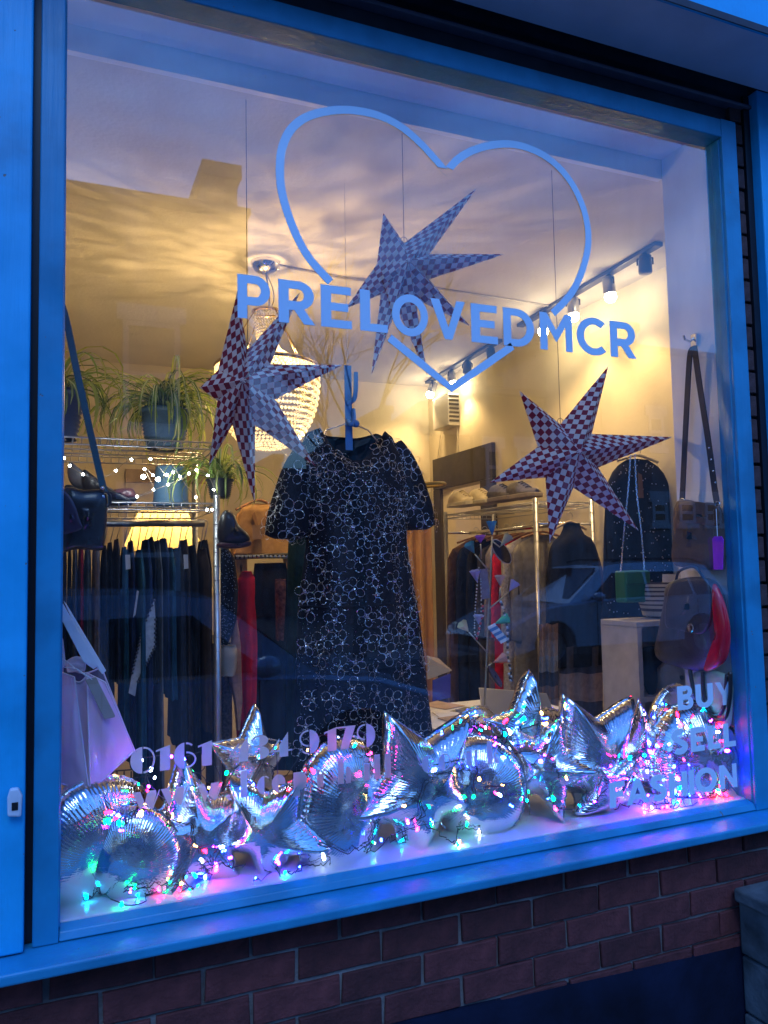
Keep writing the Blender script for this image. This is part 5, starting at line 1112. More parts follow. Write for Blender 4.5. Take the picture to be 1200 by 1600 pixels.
dkl = mat('black_grained_leather', (.035, .035, .042), .36, var=.3, scale=30, bump=.35); redl = mat('red_patent', (.55, .01, .03), .15, var=.1)
b = MB(); puffx(b, loop_pxx([(1050, 912), (1075, 902), (1108, 905), (1124, 930), (1132, 985), (1124, 1030), (1106, 1048), (1070, 1044), (1032, 1026), (1038, 980), (1046, 935)], 1.985), .10, 3.5); b.build('body', dkl, sa, True)
b = MB(); puffx(b, loop_pxx([(1048, 914), (1078, 904), (1106, 908), (1112, 960), (1098, 990), (1060, 984), (1040, 975)], 1.938), .018, 4); b.build('flap', dkl, sa, True)
b = MB(); puffx(b, loop_pxx([(1116, 912), (1130, 940), (1139, 985), (1135, 1026), (1120, 1044), (1102, 1048), (1118, 1020), (1126, 970)], 1.945), .035, 3); b.build('side_gusset', redl, sa, True)
b = MB(); c_ = at_x(1079, 981, 1.926); b.tube([c_ + Vector((0, .011 * math.cos(a), .012 * math.sin(a))) for a in [i * .6283 for i in range(10)]], .003, 6, closed=True); b.box(c_.x - .004, c_.x + .006, c_.y - .003, c_.y + .003, c_.z - .008, c_.z + .008); b.build('turn_lock', chrome, sa)
b = MB(); b.tube(spline([at_x(1056, 908, 1.985), at_x(1062, 892, 1.97), at_x(1085, 886, 1.965), at_x(1100, 904, 1.985)], 5), .005, 6); b.build('handle', dkl, sa, True)
for lb, pts in (('plain white price card standing on the satchel', [(1061, 884), (1080, 888), (1083, 892), (1078, 909), (1061, 908)]), ('long pale card lying behind the satchel', [(1036, 897), (1060, 897), (1060, 910), (1036, 910)])):
    b = MB(); b.slab([at(x, y_, .40 if 'long' in lb else .36) for x, y_ in pts][::-1], (0, .003, 0)); o = b.build('card', mat('card_white', (.6, .57, .54), .8)); tag(o, lb, 'card')
su = thing('shelf_unit', 'white shelf unit behind the satchel holding folded clothes', 'shelf', at(1020, 1110, .6))
x0, x1, z1 = at(995, 972, .62).x, at(1075, 972, .62).x, at(1000, 972, .62).z
for xa_, xb_ in ((x0, x0 + .022), (x1 - .022, x1)): b = MB(); b.box(xa_, xb_, .62, .84, FZ, z1 - .021); b.build('side_panel', mat('dull_white_paint', (.46, .44, .44), .55), su)
for zz_ in (z1, z1 - .30, z1 - .60): b = MB(); b.box(x0 + .0005 - (.0 if zz_ < z1 else .005), x1 + (.005 if zz_ == z1 else -.0005), .618, .842, zz_ - .02, zz_); b.build('shelf_board', mat('dull_white_paint', (.46, .44, .44), .55), su)
b = MB(); b.box(x0 + .001, x1 - .001, .843, .85, FZ, z1 - .022); b.build('back_panel', mat('dull_white_paint', (.46, .44, .44), .55), su)
fc = thing('folded_cloth', 'crumpled pale grey cloth on the white shelf', 'cloth', at(1035, 1070, .7)); b = MB(); puff(b, loop_px([(1010, 1035), (1028, 1025), (1055, 1030), (1070, 1045), (1068, 1085), (1040, 1090), (1015, 1070)], .72, 4), .18, 2.5); b.build('cloth', fabric('pale_grey_knit', (.34, .32, .30), .15, 20, .8), fc, True)
fc = thing('folded_cloth', 'black cloth hanging off the white shelf', 'cloth', at(1012, 1090, .66)); b = MB(); puff(b, loop_px([(1001, 1015), (1030, 1008), (1050, 1012), (1024, 1035), (1020, 1055), (1024, 1075), (1016, 1088), (1004, 1060), (1006, 1040)], .66, 4), .05, 2.5); b.build('cloth', black_cloth, fc, True)
fc = thing('folded_cloth', 'pinkish cloth at the bottom of the white shelf', 'cloth', at(1035, 1095, .7)); b = MB(); puff(b, loop_px([(1022, 1082), (1040, 1072), (1062, 1078), (1068, 1100), (1040, 1106), (1024, 1100)], .68, 4), .12, 2.5); b.build('cloth', fabric('dusty_pink', (.34, .24, .23), .15, 20, .8), fc, True)
bk = thing('striped_basket', 'round basket with cream and dark stripes on the white shelf unit', 'basket', at(1036, 968, .74))
c_ = at(1042, 965, .74); zz = [at(1036, y_, .74).z for y_ in (962, 950, 943, 936, 929, 922, 916, 910)]
stw = mat('straw_cream', (.55, .50, .42), .8); sdk = mat('straw_dark', (.07, .06, .08), .8); stripes = []
for i in range(len(zz) - 1):
    t0, t1 = i / 7, (i + 1) / 7
    for h0, h1, m_ in ((0, .62, stw), (.64, 1, sdk)):
        ra = lambda t: .085 + .022 * math.sin(t * 2.6)
        za, zb2 = zz[i] + (zz[i+1] - zz[i]) * h0, zz[i] + (zz[i+1] - zz[i]) * h1
        b = MB(); b.lathe((c_.x, .76, 0), [(ra(t0 + (t1 - t0) * h0), za), (ra(t0 + (t1 - t0) * h1), zb2)], 26); b.build('stripe_band', m_, bk, True)
b = MB(); b.lathe((c_.x, .76, 0), [(.001, zz[0] + .002), (.084, zz[0] + .001)], 20); b.build('bottom', stw, bk)
tt = thing('tote_bag', 'pale green and white tote with thick black handles behind the word BUY', 'handbag', at_x(1110, 1120, 1.99))
b = MB(); puffx(b, loop_pxx([(1088, 1050), (1136, 1056), (1140, 1100), (1134, 1140), (1100, 1138), (1084, 1100)], 2.0), .05, 4); b.build('body', mat('pale_green_canvas', (.46, .58, .48), .8, var=.15, scale=6), tt, True)
b = MB(); b.tube(spline([at_x(x, y_, 1.968) for x, y_ in ((1098, 1050), (1100, 1085), (1110, 1112), (1122, 1118), (1132, 1100), (1136, 1054))], 6), .007, 6); b.build('handle', lthr, tt, True)
b = MB(); b.tube(spline([at_x(x, y_, 1.96) for x, y_ in ((1078, 1046), (1086, 1085), (1104, 1110), (1118, 1124), (1134, 1120), (1141, 1085), (1141, 1050))], 6), .007, 6); b.build('handle', lthr, tt, True)

# ------------------------------------------------------------------ left-hand side of the window
hbg = thing('black_bag', 'glossy black handbag on a blue green strap at the window edge', 'handbag', at(130, 860, .14))
b = MB(); puff(b, loop_px([(96, 768), (130, 766), (164, 768), (168, 800), (162, 850), (158, 860), (120, 858), (94, 856)], .14, 4), .09, 4); b.build('body', mat('black_patent', (.010, .012, .016), .22, var=.2), hbg, True)
b = MB(); puff(b, loop_px([(94, 770), (112, 778), (126, 815), (128, 826), (112, 832), (94, 830)], .085, 4), .012, 4); b.build('front_pocket', mat('aubergine_patent', (.045, .02, .05), .2), hbg, True)
b = MB(); pp = spline([at(x, y_, .12) for x, y_ in ((80, 430), (101, 490), (120, 580), (140, 670), (156, 740), (164, 772), (166, 790))], 6); o = len(b.v)
for p in pp: b.v += [p + Vector((-.0085, -.004, 0)), p + Vector((.0085, .004, 0)), p + Vector((.0085, .007, 0)), p + Vector((-.0085, -.001, 0))]
for i in range(len(pp) - 1):
    for j in range(4): b.f.append([o + i*4 + j, o + i*4 + (j+1) % 4, o + i*4 + 4 + (j+1) % 4, o + i*4 + 4 + j]); b.m.append(0)
b.build('strap', mat('bottle_strap', (.012, .05, .06), .25, var=.5, scale=5), hbg)
for x, y_ in ((160, 763), (161, 776), (161, 792)):
    b = MB(); c_ = at(x, y_, .105); b.ball(c_, .005, 8, 6); b.build('stud', chrome, hbg, True)
b = MB(); c_ = at(166, 780, .11); b.tube([c_ + Vector((.011 * math.cos(a), 0, .018 * math.sin(a))) for a in [i * .6283 for i in range(10)]], .0035, 6, closed=True); b.build('buckle', black_m, hbg, True)
tbg = thing('lilac_tote', 'lilac leather tote with pale strap handles and a blank card tag', 'handbag', at(150, 1238, .14))
lil = mat('lilac_leather', (.46, .36, .44), .45, var=.06, scale=10, bump=.1, trans=0); lild = mat('lilac_inside', (.10, .08, .13), .7)
ty = .14
F = lambda pts, y: [at(x, y_, y) for x, y_ in pts]
def panel(name, pts, m, th=.004):
    b = MB(); n = Vector((0, th, 0)); P_ = [at(p[0], p[1], p[2]) for p in pts]; k = len(P_)
    b.add(P_ + [p + n for p in P_], [tuple(range(k))[::-1], tuple(range(k, 2*k))] + [(i, (i+1) % k, k + (i+1) % k, k + i) for i in range(k)]); o = b.build(name, m, tbg); bevel(o, .0015); return o
def patch(name, c4, bul, m, sag=0, seed=0, n=16, piping=True):
    "a curved leather panel between four corners (px, py, y), bulging towards the street, with creases"
    A_, B_, C_, D4 = [at(p[0], p[1], p[2]) for p in c4]; nn = (B_ - A_).cross(D4 - A_).normalized()
    if nn.y > 0: nn = -nn
    rws = []
    for i in range(n + 1):
        v = i / n; r_ = []
        for j in range(n + 1):
            u = j / n; p = (A_ * (1-u) + B_ * u) * (1-v) + (D4 * (1-u) + C_ * u) * v
            w_ = math.sin(math.pi * u) * math.sin(math.pi * v); cz_ = noise.noise(Vector((u * 2.2 + seed, v * 2.8, seed * 1.7))) * .010 + abs(noise.noise(Vector((u * 4 + v * 3, v * 1.5 + seed, 2)))) * -.006
            r_.append(p + nn * (bul * w_ + cz_ * min(1, w_ * 3)) + Vector((0, 0, -sag * math.sin(math.pi * u) * (1 - v))))
        rws.append(r_)
    b = MB(); b.grid(rws); back_ = [[p - nn * .004 for p in r_] for r_ in rws]; b.grid([r_[::-1] for r_ in back_]); o = b.build(name, m, tbg, True)
    if piping:
        b = MB(); edge = rws[0] + [r_[-1] for r_ in rws[1:]] + rws[-1][::-1][1:] + [r_[0] for r_ in rws[::-1][1:-1]]
        b.tube(edge, .0022, 5, closed=True); b.build('piping', lil_pale, o, True)
    return o
lil_pale = mat('pale_lilac_leather', (.74, .62, .70), .4, var=.05)
lil = mat('lilac_leather_soft', (.78, .50, .64), .30, var=.08, scale=9, bump=.25, bscale=30, coat=.4)
patch('front_panel', [(94, 1050, .15), (116, 1058, .13), (139, 1237, .078), (93, 1224, .12)], .012, lil, 0, 1)
patch('gusset', [(112, 1060, .135), (138, 1052, .125), (148, 1184, .10), (139, 1237, .079)], -.02, lil, .015, 2)
patch('side_panel', [(136, 1052, .125), (164, 1066, .12), (210, 1172, .15), (141, 1237, .079)], .016, lil, 0, 3)
patch('back_panel', [(98, 1036, .22), (158, 1042, .22), (209, 1172, .215), (97, 1215, .22)], .0, lild, .02, 4)
patch('rim_panel', [(104, 1034, .19), (134, 1032, .18), (132, 1048, .16), (106, 1050, .17)], .006, lil_pale, -.01, 5, 10)
panel('base_panel', [(94, 1226, .122), (139, 1240, .078), (210, 1176, .15), (208, 1174, .21)], lil)
wstrap = mat('white_leather', (.62, .66, .72), .35, var=.05)
panel('handle', [(96, 940, .1), (99, 944, .1), (154, 1040, .105), (146, 1046, .105), (130, 1034, .10), (96, 968, .095)], wstrap)
panel('handle', [(99, 938, .12), (104, 944, .12), (166, 1048, .115), (160, 1054, .112), (140, 1030, .115)], wstrap)
panel('handle', [(95, 990, .13), (99, 1000, .13), (103, 1038, .14), (96, 1046, .14)], wstrap)
panel('card_tag', [(133, 1062, .09), (150, 1058, .09), (180, 1118, .088), (179, 1121, .088), (163, 1124, .088)], mat('kraft_tag', (.34, .28, .22), .8), .002)
b = MB(); b.tube([at(98, 1042, .11), at(120, 1045, .095), at(142, 1060, .088)], .0012, 4); b.tube([at(100, 1030, .11), at(122, 1048, .095), at(144, 1062, .088)], .0012, 4); b.build('tag_string', pap, tbg)
# black wire basket under the tote
wb = thing('wire_basket', 'black wire basket behind the balloons under the lilac tote', 'basket', at(190, 1270, .4)); b = MB(); yb = .42
for i in range(9): b.tube([at(150 + i * 11, 1205, yb), at(150 + i * 11, 1290, yb)], .0018, 4)
for i in range(7): b.tube([at(150, 1207 + i * 13, yb), at(238, 1200 + i * 13, yb)], .0018, 4)
b.build('mesh_side', black_m, wb)

# ------------------------------------------------------------------ foil balloons
import numpy as np
def foil():
    m = bpy.data.materials.new('silver_foil'); m.use_nodes = True; t = m.node_tree; b = t.nodes['Principled BSDF']
    b.inputs['Metallic'].default_value = 1; b.inputs['Roughness'].default_value = .10; b.inputs['Base Color'].default_value = (.86, .87, .88, 1)
    tcn = t.nodes.new('ShaderNodeTexCoord')
    n1 = t.nodes.new('ShaderNodeTexNoise'); n1.inputs['Scale'].default_value = 16; n1.inputs['Detail'].default_value = 3; n1.inputs['Distortion'].default_value = .8
    mp_ = t.nodes.new('ShaderNodeMapping'); mp_.inputs['Scale'].default_value = (1, 1, 5); mp_.inputs['Rotation'].default_value = (0, .5, 0)
    n2 = t.nodes.new('ShaderNodeTexNoise'); n2.inputs['Scale'].default_value = 70; n2.inputs['Detail'].default_value = 2
    t.links.new(tcn.outputs['Object'], n1.inputs['Vector']); t.links.new(tcn.outputs['Object'], mp_.inputs[0]); t.links.new(mp_.outputs[0], n2.inputs['Vector'])
    uvn = t.nodes.new('ShaderNodeUVMap'); sep = t.nodes.new('ShaderNodeSeparateXYZ'); t.links.new(uvn.outputs[0], sep.inputs[0])
    wn = t.nodes.new('ShaderNodeTexNoise'); wn.inputs['Scale'].default_value = 7; t.links.new(tcn.outputs['Object'], wn.inputs['Vector'])
    ph_ = t.nodes.new('ShaderNodeMath'); ph_.operation = 'MULTIPLY_ADD'; ph_.inputs[1].default_value = 620.0; t.links.new(sep.outputs['X'], ph_.inputs[0])
    wm = t.nodes.new('ShaderNodeMath'); wm.operation = 'MULTIPLY'; wm.inputs[1].default_value = 26.0; t.links.new(wn.outputs['Fac'], wm.inputs[0]); t.links.new(wm.outputs[0], ph_.inputs[2])
    sn = t.nodes.new('ShaderNodeMath'); sn.operation = 'SINE'; t.links.new(ph_.outputs[0], sn.inputs[0])
    ed = t.nodes.new('ShaderNodeMapRange'); ed.inputs[1].default_value = .35; ed.inputs[2].default_value = .95; ed.inputs[3].default_value = 0; ed.inputs[4].default_value = .085; t.links.new(sep.outputs['Y'], ed.inputs[0])
    rg = t.nodes.new('ShaderNodeMath'); rg.operation = 'MULTIPLY'; t.links.new(sn.outputs[0], rg.inputs[0]); t.links.new(ed.outputs[0], rg.inputs[1])
    ad2 = t.nodes.new('ShaderNodeMath'); ad2.operation = 'ADD'; t.links.new(n1.outputs['Fac'], ad2.inputs[0]); t.links.new(rg.outputs[0], ad2.inputs[1])
    ad = t.nodes.new('ShaderNodeMath'); ad.operation = 'MULTIPLY_ADD'; ad.inputs[1].default_value = .10; t.links.new(n2.outputs['Fac'], ad.inputs[0]); t.links.new(ad2.outputs[0], ad.inputs[2])
    bp = t.nodes.new('ShaderNodeBump'); bp.inputs['Strength'].default_value = .55; bp.inputs['Distance'].default_value = .006
    t.links.new(ad.outputs[0], bp.inputs['Height']); t.links.new(bp.outputs[0], b.inputs['Normal']); return m
foil_m = foil()
BALL = []
def balloon(label, px, y, size, kind='round', rx=0, rz=0, roll=0, thick=.5, crink=1.0, seed=0, sq=1.0, z=None):
    rr = random.Random(seed); c = at(px[0], px[1], y); size = .88 * size * (y - EYE.y + .2 * c.x) / 1.25
    NT = 150 if kind == 'star' else 110; th = np.linspace(0, 2*np.pi, NT, endpoint=False)
    if kind == 'star':
        ph = ((th / (2*np.pi/5)) % 1.0); a = np.abs(ph - .5) * 2           # 1 at a tip, 0 in a notch
        half = np.pi / 5; ang = (1 - a) * half; ri = .50
        line = ri * np.sin(half) / (np.sin(half - ang) * 1.0 + 0 + ri * np.sin(ang)) * 1.0
        rho = np.minimum(line / line.max(), 1); rho = np.maximum(rho, .47) * .97
    else: rho = 1 + .02 * np.sin(3 * th + seed)
    rho = rho * (1 + .012 * np.sin(th * 37 + seed) * crink)
    ou = np.stack([rho * np.cos(th), rho * np.sin(th) * sq], 1)
    NR = 17; fr = np.sin(np.linspace(0, 1, NR) * np.pi / 2); P = fr[:, None, None] * ou[None]
    A_ = ou; B_ = np.roll(ou, -1, 0); d = np.full(P.shape[:2], 9.0)
    for k in range(NT):
        ab = B_[k] - A_[k]; ap = P - A_[k]; t_ = np.clip((ap @ ab) / (ab @ ab), 0, 1); dd = np.linalg.norm(ap - t_[..., None] * ab, axis=-1); d = np.minimum(d, dd)
    dm = d.max(); u = np.clip(d / dm, 0, 1); h = thick * np.sqrt(np.maximum(0, 1 - (1 - u) ** 2)) * (1 if kind != 'star' else 1)
    puck = np.exp(-d / (dm * .15)) * np.clip(d / (dm * .05), 0, 1)
    freq = 33 + seed % 7
    h = h * (1 + puck * crink * (.05 * (np.sin(th * 3 + seed * 1.7) * np.sin(th * 7 + seed))[None] * np.sin(th * freq + np.sin(th * 5 + seed) * 3)[None] + .025 * np.sin(th * (freq * 2 + 5) + np.sin(th * 9) * 3)[None]))
    for i in range(NR):
        for j in range(0, NT):
            q = P[i, j]; h[i, j] += (u[i, j] ** .5) * .05 * crink * (noise.noise(Vector((q[0] * 3.5 + seed, q[1] * 3.5, seed * .7))) + .45 * noise.noise(Vector((q[0] * 9 + seed, q[1] * 9, 4))))
    M_ = Matrix.Rotation(rz, 4, 'Z') @ Matrix.Rotation(rx, 4, 'X') @ Matrix.Rotation(roll, 4, 'Y')
    def w(q, hh): return c + (M_ @ Vector((q[0], hh, q[1]))) * size
    rows_f = [[w(P[i, j], -h[i, j] * .5) for j in range(NT)] for i in range(1, NR)]; rows_b = [[w(P[i, j], h[i, j] * .5) for j in range(NT)] for i in range(1, NR)]
    fb = thing('foil_balloon', label, 'balloon', c, 'silver foil balloons on the window board')
    b = MB(); b.grid(rows_f, 0, True); b.v.append(w((0, 0), -h[0, 0] * .5)); k = len(b.v) - 1
    for j in range(NT): b.f.append([k, (j + 1) % NT, j]); b.m.append(0)
    o = len(b.v); b.grid(rows_b, 0, True); b.v.append(w((0, 0), h[0, 0] * .5)); k = len(b.v) - 1
    for j in range(NT): b.f.append([k, o + j, o + (j + 1) % NT]); b.m.append(0)
    uv_ = []
    for f in b.f:
        if len(f) == 3: uv_ += [(0, 0), (0, 0), (0, 0)]; continue
        jj = [(q_ - (o if q_ >= o else 0)) for q_ in f]; i_ = [q_ // NT for q_ in jj]; j_ = [q_ % NT for q_ in jj]; wrap = max(j_) - min(j_) > 2
        uv_ += [((NT if (wrap and j2 == 0) else j2) / NT, fr[i2 + 1]) for i2, j2 in zip(i_, j_)]
    b.uv = uv_; b.build('skin', foil_m, fb, True); BALL.append((b.v, b.f))
    rim = [[w(ou[j] * s, .012 * math.sin(j * 1.9 + seed) * crink * (s - 1) * 12) for j in range(NT)] for s in (.995, 1.035)]
    b = MB(); b.grid(rim, 0, True); b.build('seam', foil_m, fb, True)
    tv = ou[int(NT * .75) % NT]; b = MB(); b.slab([w(tv * 1.02 + np.array([-.05, 0]), 0), w(tv * 1.02 + np.array([.05, 0]), 0), w(tv * 1.02 + np.array([.06, -.2]), .02), w(tv * 1.02 + np.array([-.04, -.2]), .02)], M_ @ Vector((0, .002, 0))); b.build('filler_neck', foil_m, fb)
    return fb
D_ = rad
balloon('round silver balloon in the window corner under the lilac tote', (138, 1316), 0.15, 76 / 660, 'round', 0.3, 0.5, 0.2, 1.1, 0.6, 1, 1.0)
balloon('small silver balloon reflecting violet light beside the corner balloon', (206, 1332), 0.095, 54 / 660, 'round', 0.15, -0.3, 0.6, 1.15, 0.9, 2, 1.0)
balloon('large silver star balloon behind the www lettering', (298, 1305), 0.13, 94 / 660, 'star', -0.2, 0.25, 0.25, 0.7, 0.8, 3, 1.0)
balloon('pointed silver star balloon with one tip resting on the window board', (420, 1290), 0.1, 80 / 660, 'star', 0.15, -0.55, -0.3, 0.85, 0.7, 4, 1.0)
balloon('crinkled silver star tip standing behind the telephone number', (392, 1190), 0.3, 66 / 660, 'star', -0.1, 0.5, 0.5, 0.6, 1.3, 5, 1.0)
balloon('large oval silver balloon below the last digits of the telephone number', (531, 1264), 0.13, 64 / 660, 'round', 0.0, 0.35, 0.1, 1.15, 0.8, 6, 1.3)
balloon('tall silver star balloon with its tip in front of the dress hem', (655, 1226), 0.12, 108 / 660, 'star', 0.08, 0.2, -0.2, 0.68, 0.5, 7, 1.0)
balloon('round silver balloon with red lights along its rim beside the tall star', (748, 1232), 0.14, 56 / 660, 'round', -0.1, -0.4, 0.1, 1.15, 0.8, 8, 1.1)
balloon('dark reflecting silver balloon behind the cluster of black wire', (732, 1168), 0.32, 52 / 660, 'round', 0.3, 0.3, 0, 0.7, 0.6, 9, 1.0)
balloon('crinkled silver star balloon in front of the laptop', (818, 1148), 0.24, 82 / 660, 'star', 0.1, 0.35, 0.38, 0.6, 1.4, 10, 1.0)
balloon('narrow crinkled silver star balloon pointing down at the board', (852, 1200), 0.11, 66 / 660, 'star', -0.1, -0.8, 0.62, 0.75, 1.6, 11, 1.0)
balloon('broad silver star balloon with a tall golden tip beside the laptop', (926, 1186), 0.17, 100 / 660, 'star', 0.05, 0.1, -0.2, 0.68, 0.4, 12, 1.0)
balloon('silver star balloon reflecting red and violet behind the word SELL', (1004, 1182), 0.22, 74 / 660, 'star', 0.1, -0.4, 0.25, 0.65, 1.0, 13, 1.0)
balloon('large crinkled round silver balloon behind the word FASHION', (1090, 1184), 0.13, 70 / 660, 'round', -0.05, -0.3, 0.4, 1.1, 1.2, 14, 1.0)
balloon('small golden glinting silver balloon below the white shelf unit', (1048, 1120), 0.3, 42 / 660, 'round', 0.2, 0.2, 0, 0.8, 1.0, 15, 1.0)
balloon('silver star balloon slumped at the foot of the broad star', (950, 1238), 0.1, 58 / 660, 'star', 0.4, 0.2, 0.9, 0.6, 0.8, 16, 1.0)

# ------------------------------------------------------------------ multicoloured fairy lights
LED = {'blue': ((.004, .015, 1.0), 300), 'green': ((.0, 1.0, .14), 30), 'red': ((1.0, .003, .02), 60), 'cyan': ((.0, .46, 1.0), 60), 'pink': ((1.0, .015, .28), 38), 'gold': ((1.0, .50, .12), 24), 'violet': ((.14, .008, 1.0), 220), 'white': ((.55, .7, 1.0), 26)}
bulb_src = {}
for nm, (c_, s_) in LED.items():
    q = MB(); q.lathe((0, 0, 0), [(.0002, -.0045), (.0027, -.0035), (.0032, 0), (.0026, .0035), (.0002, .005)], 7); o = q.build('bulb', glow('led_' + nm, c_, s_), None, True); bulb_src[nm] = o.data; bpy.data.objects.remove(o)
from mathutils.bvhtree import BVHTree
VV = []; FF = []
for v_, f_ in BALL: o_n = len(VV); VV += v_; FF += [[i + o_n for i in f] for f in f_]
TREE = BVHTree.FromPolygons(VV, FF)
def drape(p, gap=.010):
    "lay a point on the foil it would otherwise be inside of or behind"
    d = (p - EYE); l = d.length; d.normalize(); h = TREE.ray_cast(EYE, d, l + .25)
    if h[0] is not None and h[3] < l + .12: p = h[0] - d * gap
    return Vector((p.x, max(.014, p.y), max(.789, p.z)))
wire_blk = mat('black_flex', (.006, .007, .007), .45)
def string_lights(label, pts, cols, per=3, stalk=.03, seed=1, jit=.012):
    rr = random.Random(seed); P_ = []
    for x, y_, yy in pts:
        p = at(x, y_, yy)
        if p.z < .79: p = at_z(x, y_, .790)
        P_.append(p)
    pp = spline(P_, 7)
    pp = [Vector((p.x + rr.gauss(0, jit * .35), p.y + rr.gauss(0, jit * .35), max(.788, p.z + rr.gauss(0, jit * .35)))) for p in pp]
    pp = [drape(p, .008 + .006 * rr.random()) for p in pp]
    sl = thing('fairy_lights', label, 'string lights', P_[0], 'multicoloured fairy lights around the balloons')
    b = MB(); b.tube(pp, .0014, 4)
    k = 0
    for i in range(2, len(pp) - 1, per):
        for s in range(rr.choice((0, 1, 1))):
            d = Vector((rr.gauss(0, 1), rr.gauss(-.35, .6), rr.gauss(.2, .8))).normalized() * stalk * rr.uniform(.5, 1.3)
            e = pp[i] + d; e.z = max(.794, e.z); e.y = max(.016, min(.5, e.y)); e = drape(e, .007); e.z = max(.794, e.z); mid = pp[i].lerp(e, .5) + Vector((rr.gauss(0, .004), 0, rr.gauss(0, .005)))
            b.tube([pp[i], mid, e], .0011, 4)
            c_ = cols[k % len(cols)] if rr.random() < .75 else rr.choice(('blue', 'blue', 'violet', 'cyan', 'green', 'white', 'gold', 'pink')); k += 1
            o = bpy.data.objects.new('bulb', bulb_src[c_]); COL.objects.link(o); o.parent = sl; o.location = e - sl.location
            o.rotation_euler = (rr.uniform(-1, 1), rr.uniform(-1, 1), 0); o.scale = (rr.choice((.6, .75, .9, 1.0, 1.35)),) * 3
    b.build('wire', wire_blk, sl); return sl
string_lights('fairy lights lying on the board in front of the corner balloons', [(130, 1405, .03), (160, 1400, .04), (205, 1418, .03), (240, 1392, .05), (200, 1390, .05), (262, 1380, .06), (300, 1392, .05), (285, 1370, .07), (330, 1372, .06), (315, 1350, .07), (360, 1355, .06), (388, 1352, .06)],
              ['cyan', 'pink', 'blue', 'white', 'pink', 'violet', 'green', 'blue', 'red', 'cyan'], 3, .022, 1)
string_lights('black wired fairy lights draped over the corner balloons', [(160, 1240, .10), (190, 1272, .07), (205, 1275, .06), (225, 1235, .10), (232, 1200, .16), (228, 1222, .12), (262, 1255, .05), (262, 1290, .05), (300, 1286, .05), (303, 1322, .05), (340, 1325, .05), (330, 1350, .05), (318, 1370, .05)],
              ['red', 'blue', 'violet', 'green', 'gold', 'blue', 'red', 'white'], 3, .025, 2)
string_lights('fairy lights climbing over the www lettering balloons', [(300, 1205, .12), (332, 1222, .06), (350, 1232, .06), (380, 1190, .12), (405, 1190, .2), (428, 1200, .14), (430, 1215, .12), (470, 1230, .1), (480, 1180, .16), (490, 1170, .2), (545, 1150, .2), (548, 1168, .2), (580, 1190, .14)],
              ['red', 'gold', 'green', 'white', 'cyan', 'pink', 'gold'], 4, .025, 3)
string_lights('fairy lights scattered on the bare board in front of the pointed star', [(400, 1375, .03), (430, 1372, .03), (452, 1362, .03), (470, 1358, .03), (500, 1350, .03), (520, 1352, .03)],
              ['blue', 'violet', 'cyan', 'blue', 'white'], 5, .018, 12)
string_lights('fairy lights trailing along the foot of the middle balloons', [(500, 1318, .06), (540, 1330, .05), (575, 1320, .06), (592, 1280, .10), (578, 1330, .05), (620, 1302, .06), (632, 1318, .05), (610, 1308, .06), (660, 1290, .10), (700, 1310, .06), (710, 1318, .05), (720, 1292, .06), (752, 1298, .06)],
              ['green', 'white', 'blue', 'cyan', 'pink', 'green', 'blue', 'gold', 'cyan'], 3, .022, 4)
string_lights('black wired fairy lights branching across the tall star balloon', [(590, 1240, .08), (655, 1252, .06), (655, 1282, .05), (662, 1235, .08), (682, 1212, .09), (718, 1205, .10), (745, 1200, .08), (742, 1235, .06), (790, 1225, .08), (792, 1245, .06), (815, 1240, .06), (830, 1270, .05)],
              ['blue', 'gold', 'green', 'pink', 'blue', 'white'], 4, .03, 5)
string_lights('tangle of fairy lights in front of the laptop', [(690, 1140, .30), (720, 1130, .26), (745, 1120, .25), (742, 1140, .22), (770, 1130, .22), (792, 1150, .20), (785, 1165, .18), (800, 1120, .22), (835, 1120, .22), (812, 1140, .20), (850, 1130, .2), (860, 1160, .16), (795, 1180, .14), (770, 1155, .2)],
              ['blue', 'green', 'gold', 'cyan', 'white', 'blue', 'violet', 'red'], 2, .03, 6)
string_lights('fairy lights hanging down the narrow crinkled star', [(830, 1195, .10), (862, 1180, .10), (870, 1215, .10), (858, 1240, .09), (868, 1262, .06), (905, 1265, .05), (915, 1238, .07), (920, 1250, .06), (945, 1240, .06), (940, 1215, .08), (930, 1270, .04)],
              ['violet', 'pink', 'blue', 'violet', 'white', 'pink', 'cyan'], 3, .025, 7)
string_lights('fairy lights tangled round the star behind the word FASHION', [(950, 1228, .08), (985, 1200, .10), (1000, 1175, .12), (1015, 1165, .12), (1040, 1175, .10), (1062, 1190, .08), (1048, 1215, .08), (1020, 1200, .08), (990, 1210, .08), (970, 1240, .06), (1000, 1222, .06), (1030, 1240, .05), (1045, 1255, .04), (1060, 1240, .05), (1050, 1262, .03), (1100, 1262, .03)],
              ['blue', 'violet', 'pink', 'blue', 'cyan', 'violet', 'blue', 'red'], 2, .03, 8)
string_lights('fairy lights over the crinkled balloons by the window corner', [(990, 1120, .2), (1010, 1130, .2), (1030, 1100, .22), (1055, 1105, .2), (1062, 1120, .16), (1075, 1150, .10), (1090, 1110, .14), (1120, 1130, .14), (1140, 1160, .12), (1146, 1200, .12), (1135, 1230, .08), (1115, 1225, .06), (1128, 1240, .05), (1110, 1245, .05)],
              ['gold', 'blue', 'green', 'red', 'cyan', 'red', 'red', 'pink', 'red'], 2, .022, 9)
string_lights('fairy lights on the board between the broad star and the window corner', [(960, 1262, .05), (985, 1258, .05), (1005, 1250, .06), (1010, 1268, .03), (1045, 1262, .03), (1020, 1256, .04), (1080, 1250, .06), (1110, 1244, .05), (1135, 1235, .06)],
              ['pink', 'red', 'white', 'blue', 'violet', 'red', 'pink'], 2, .02, 10)

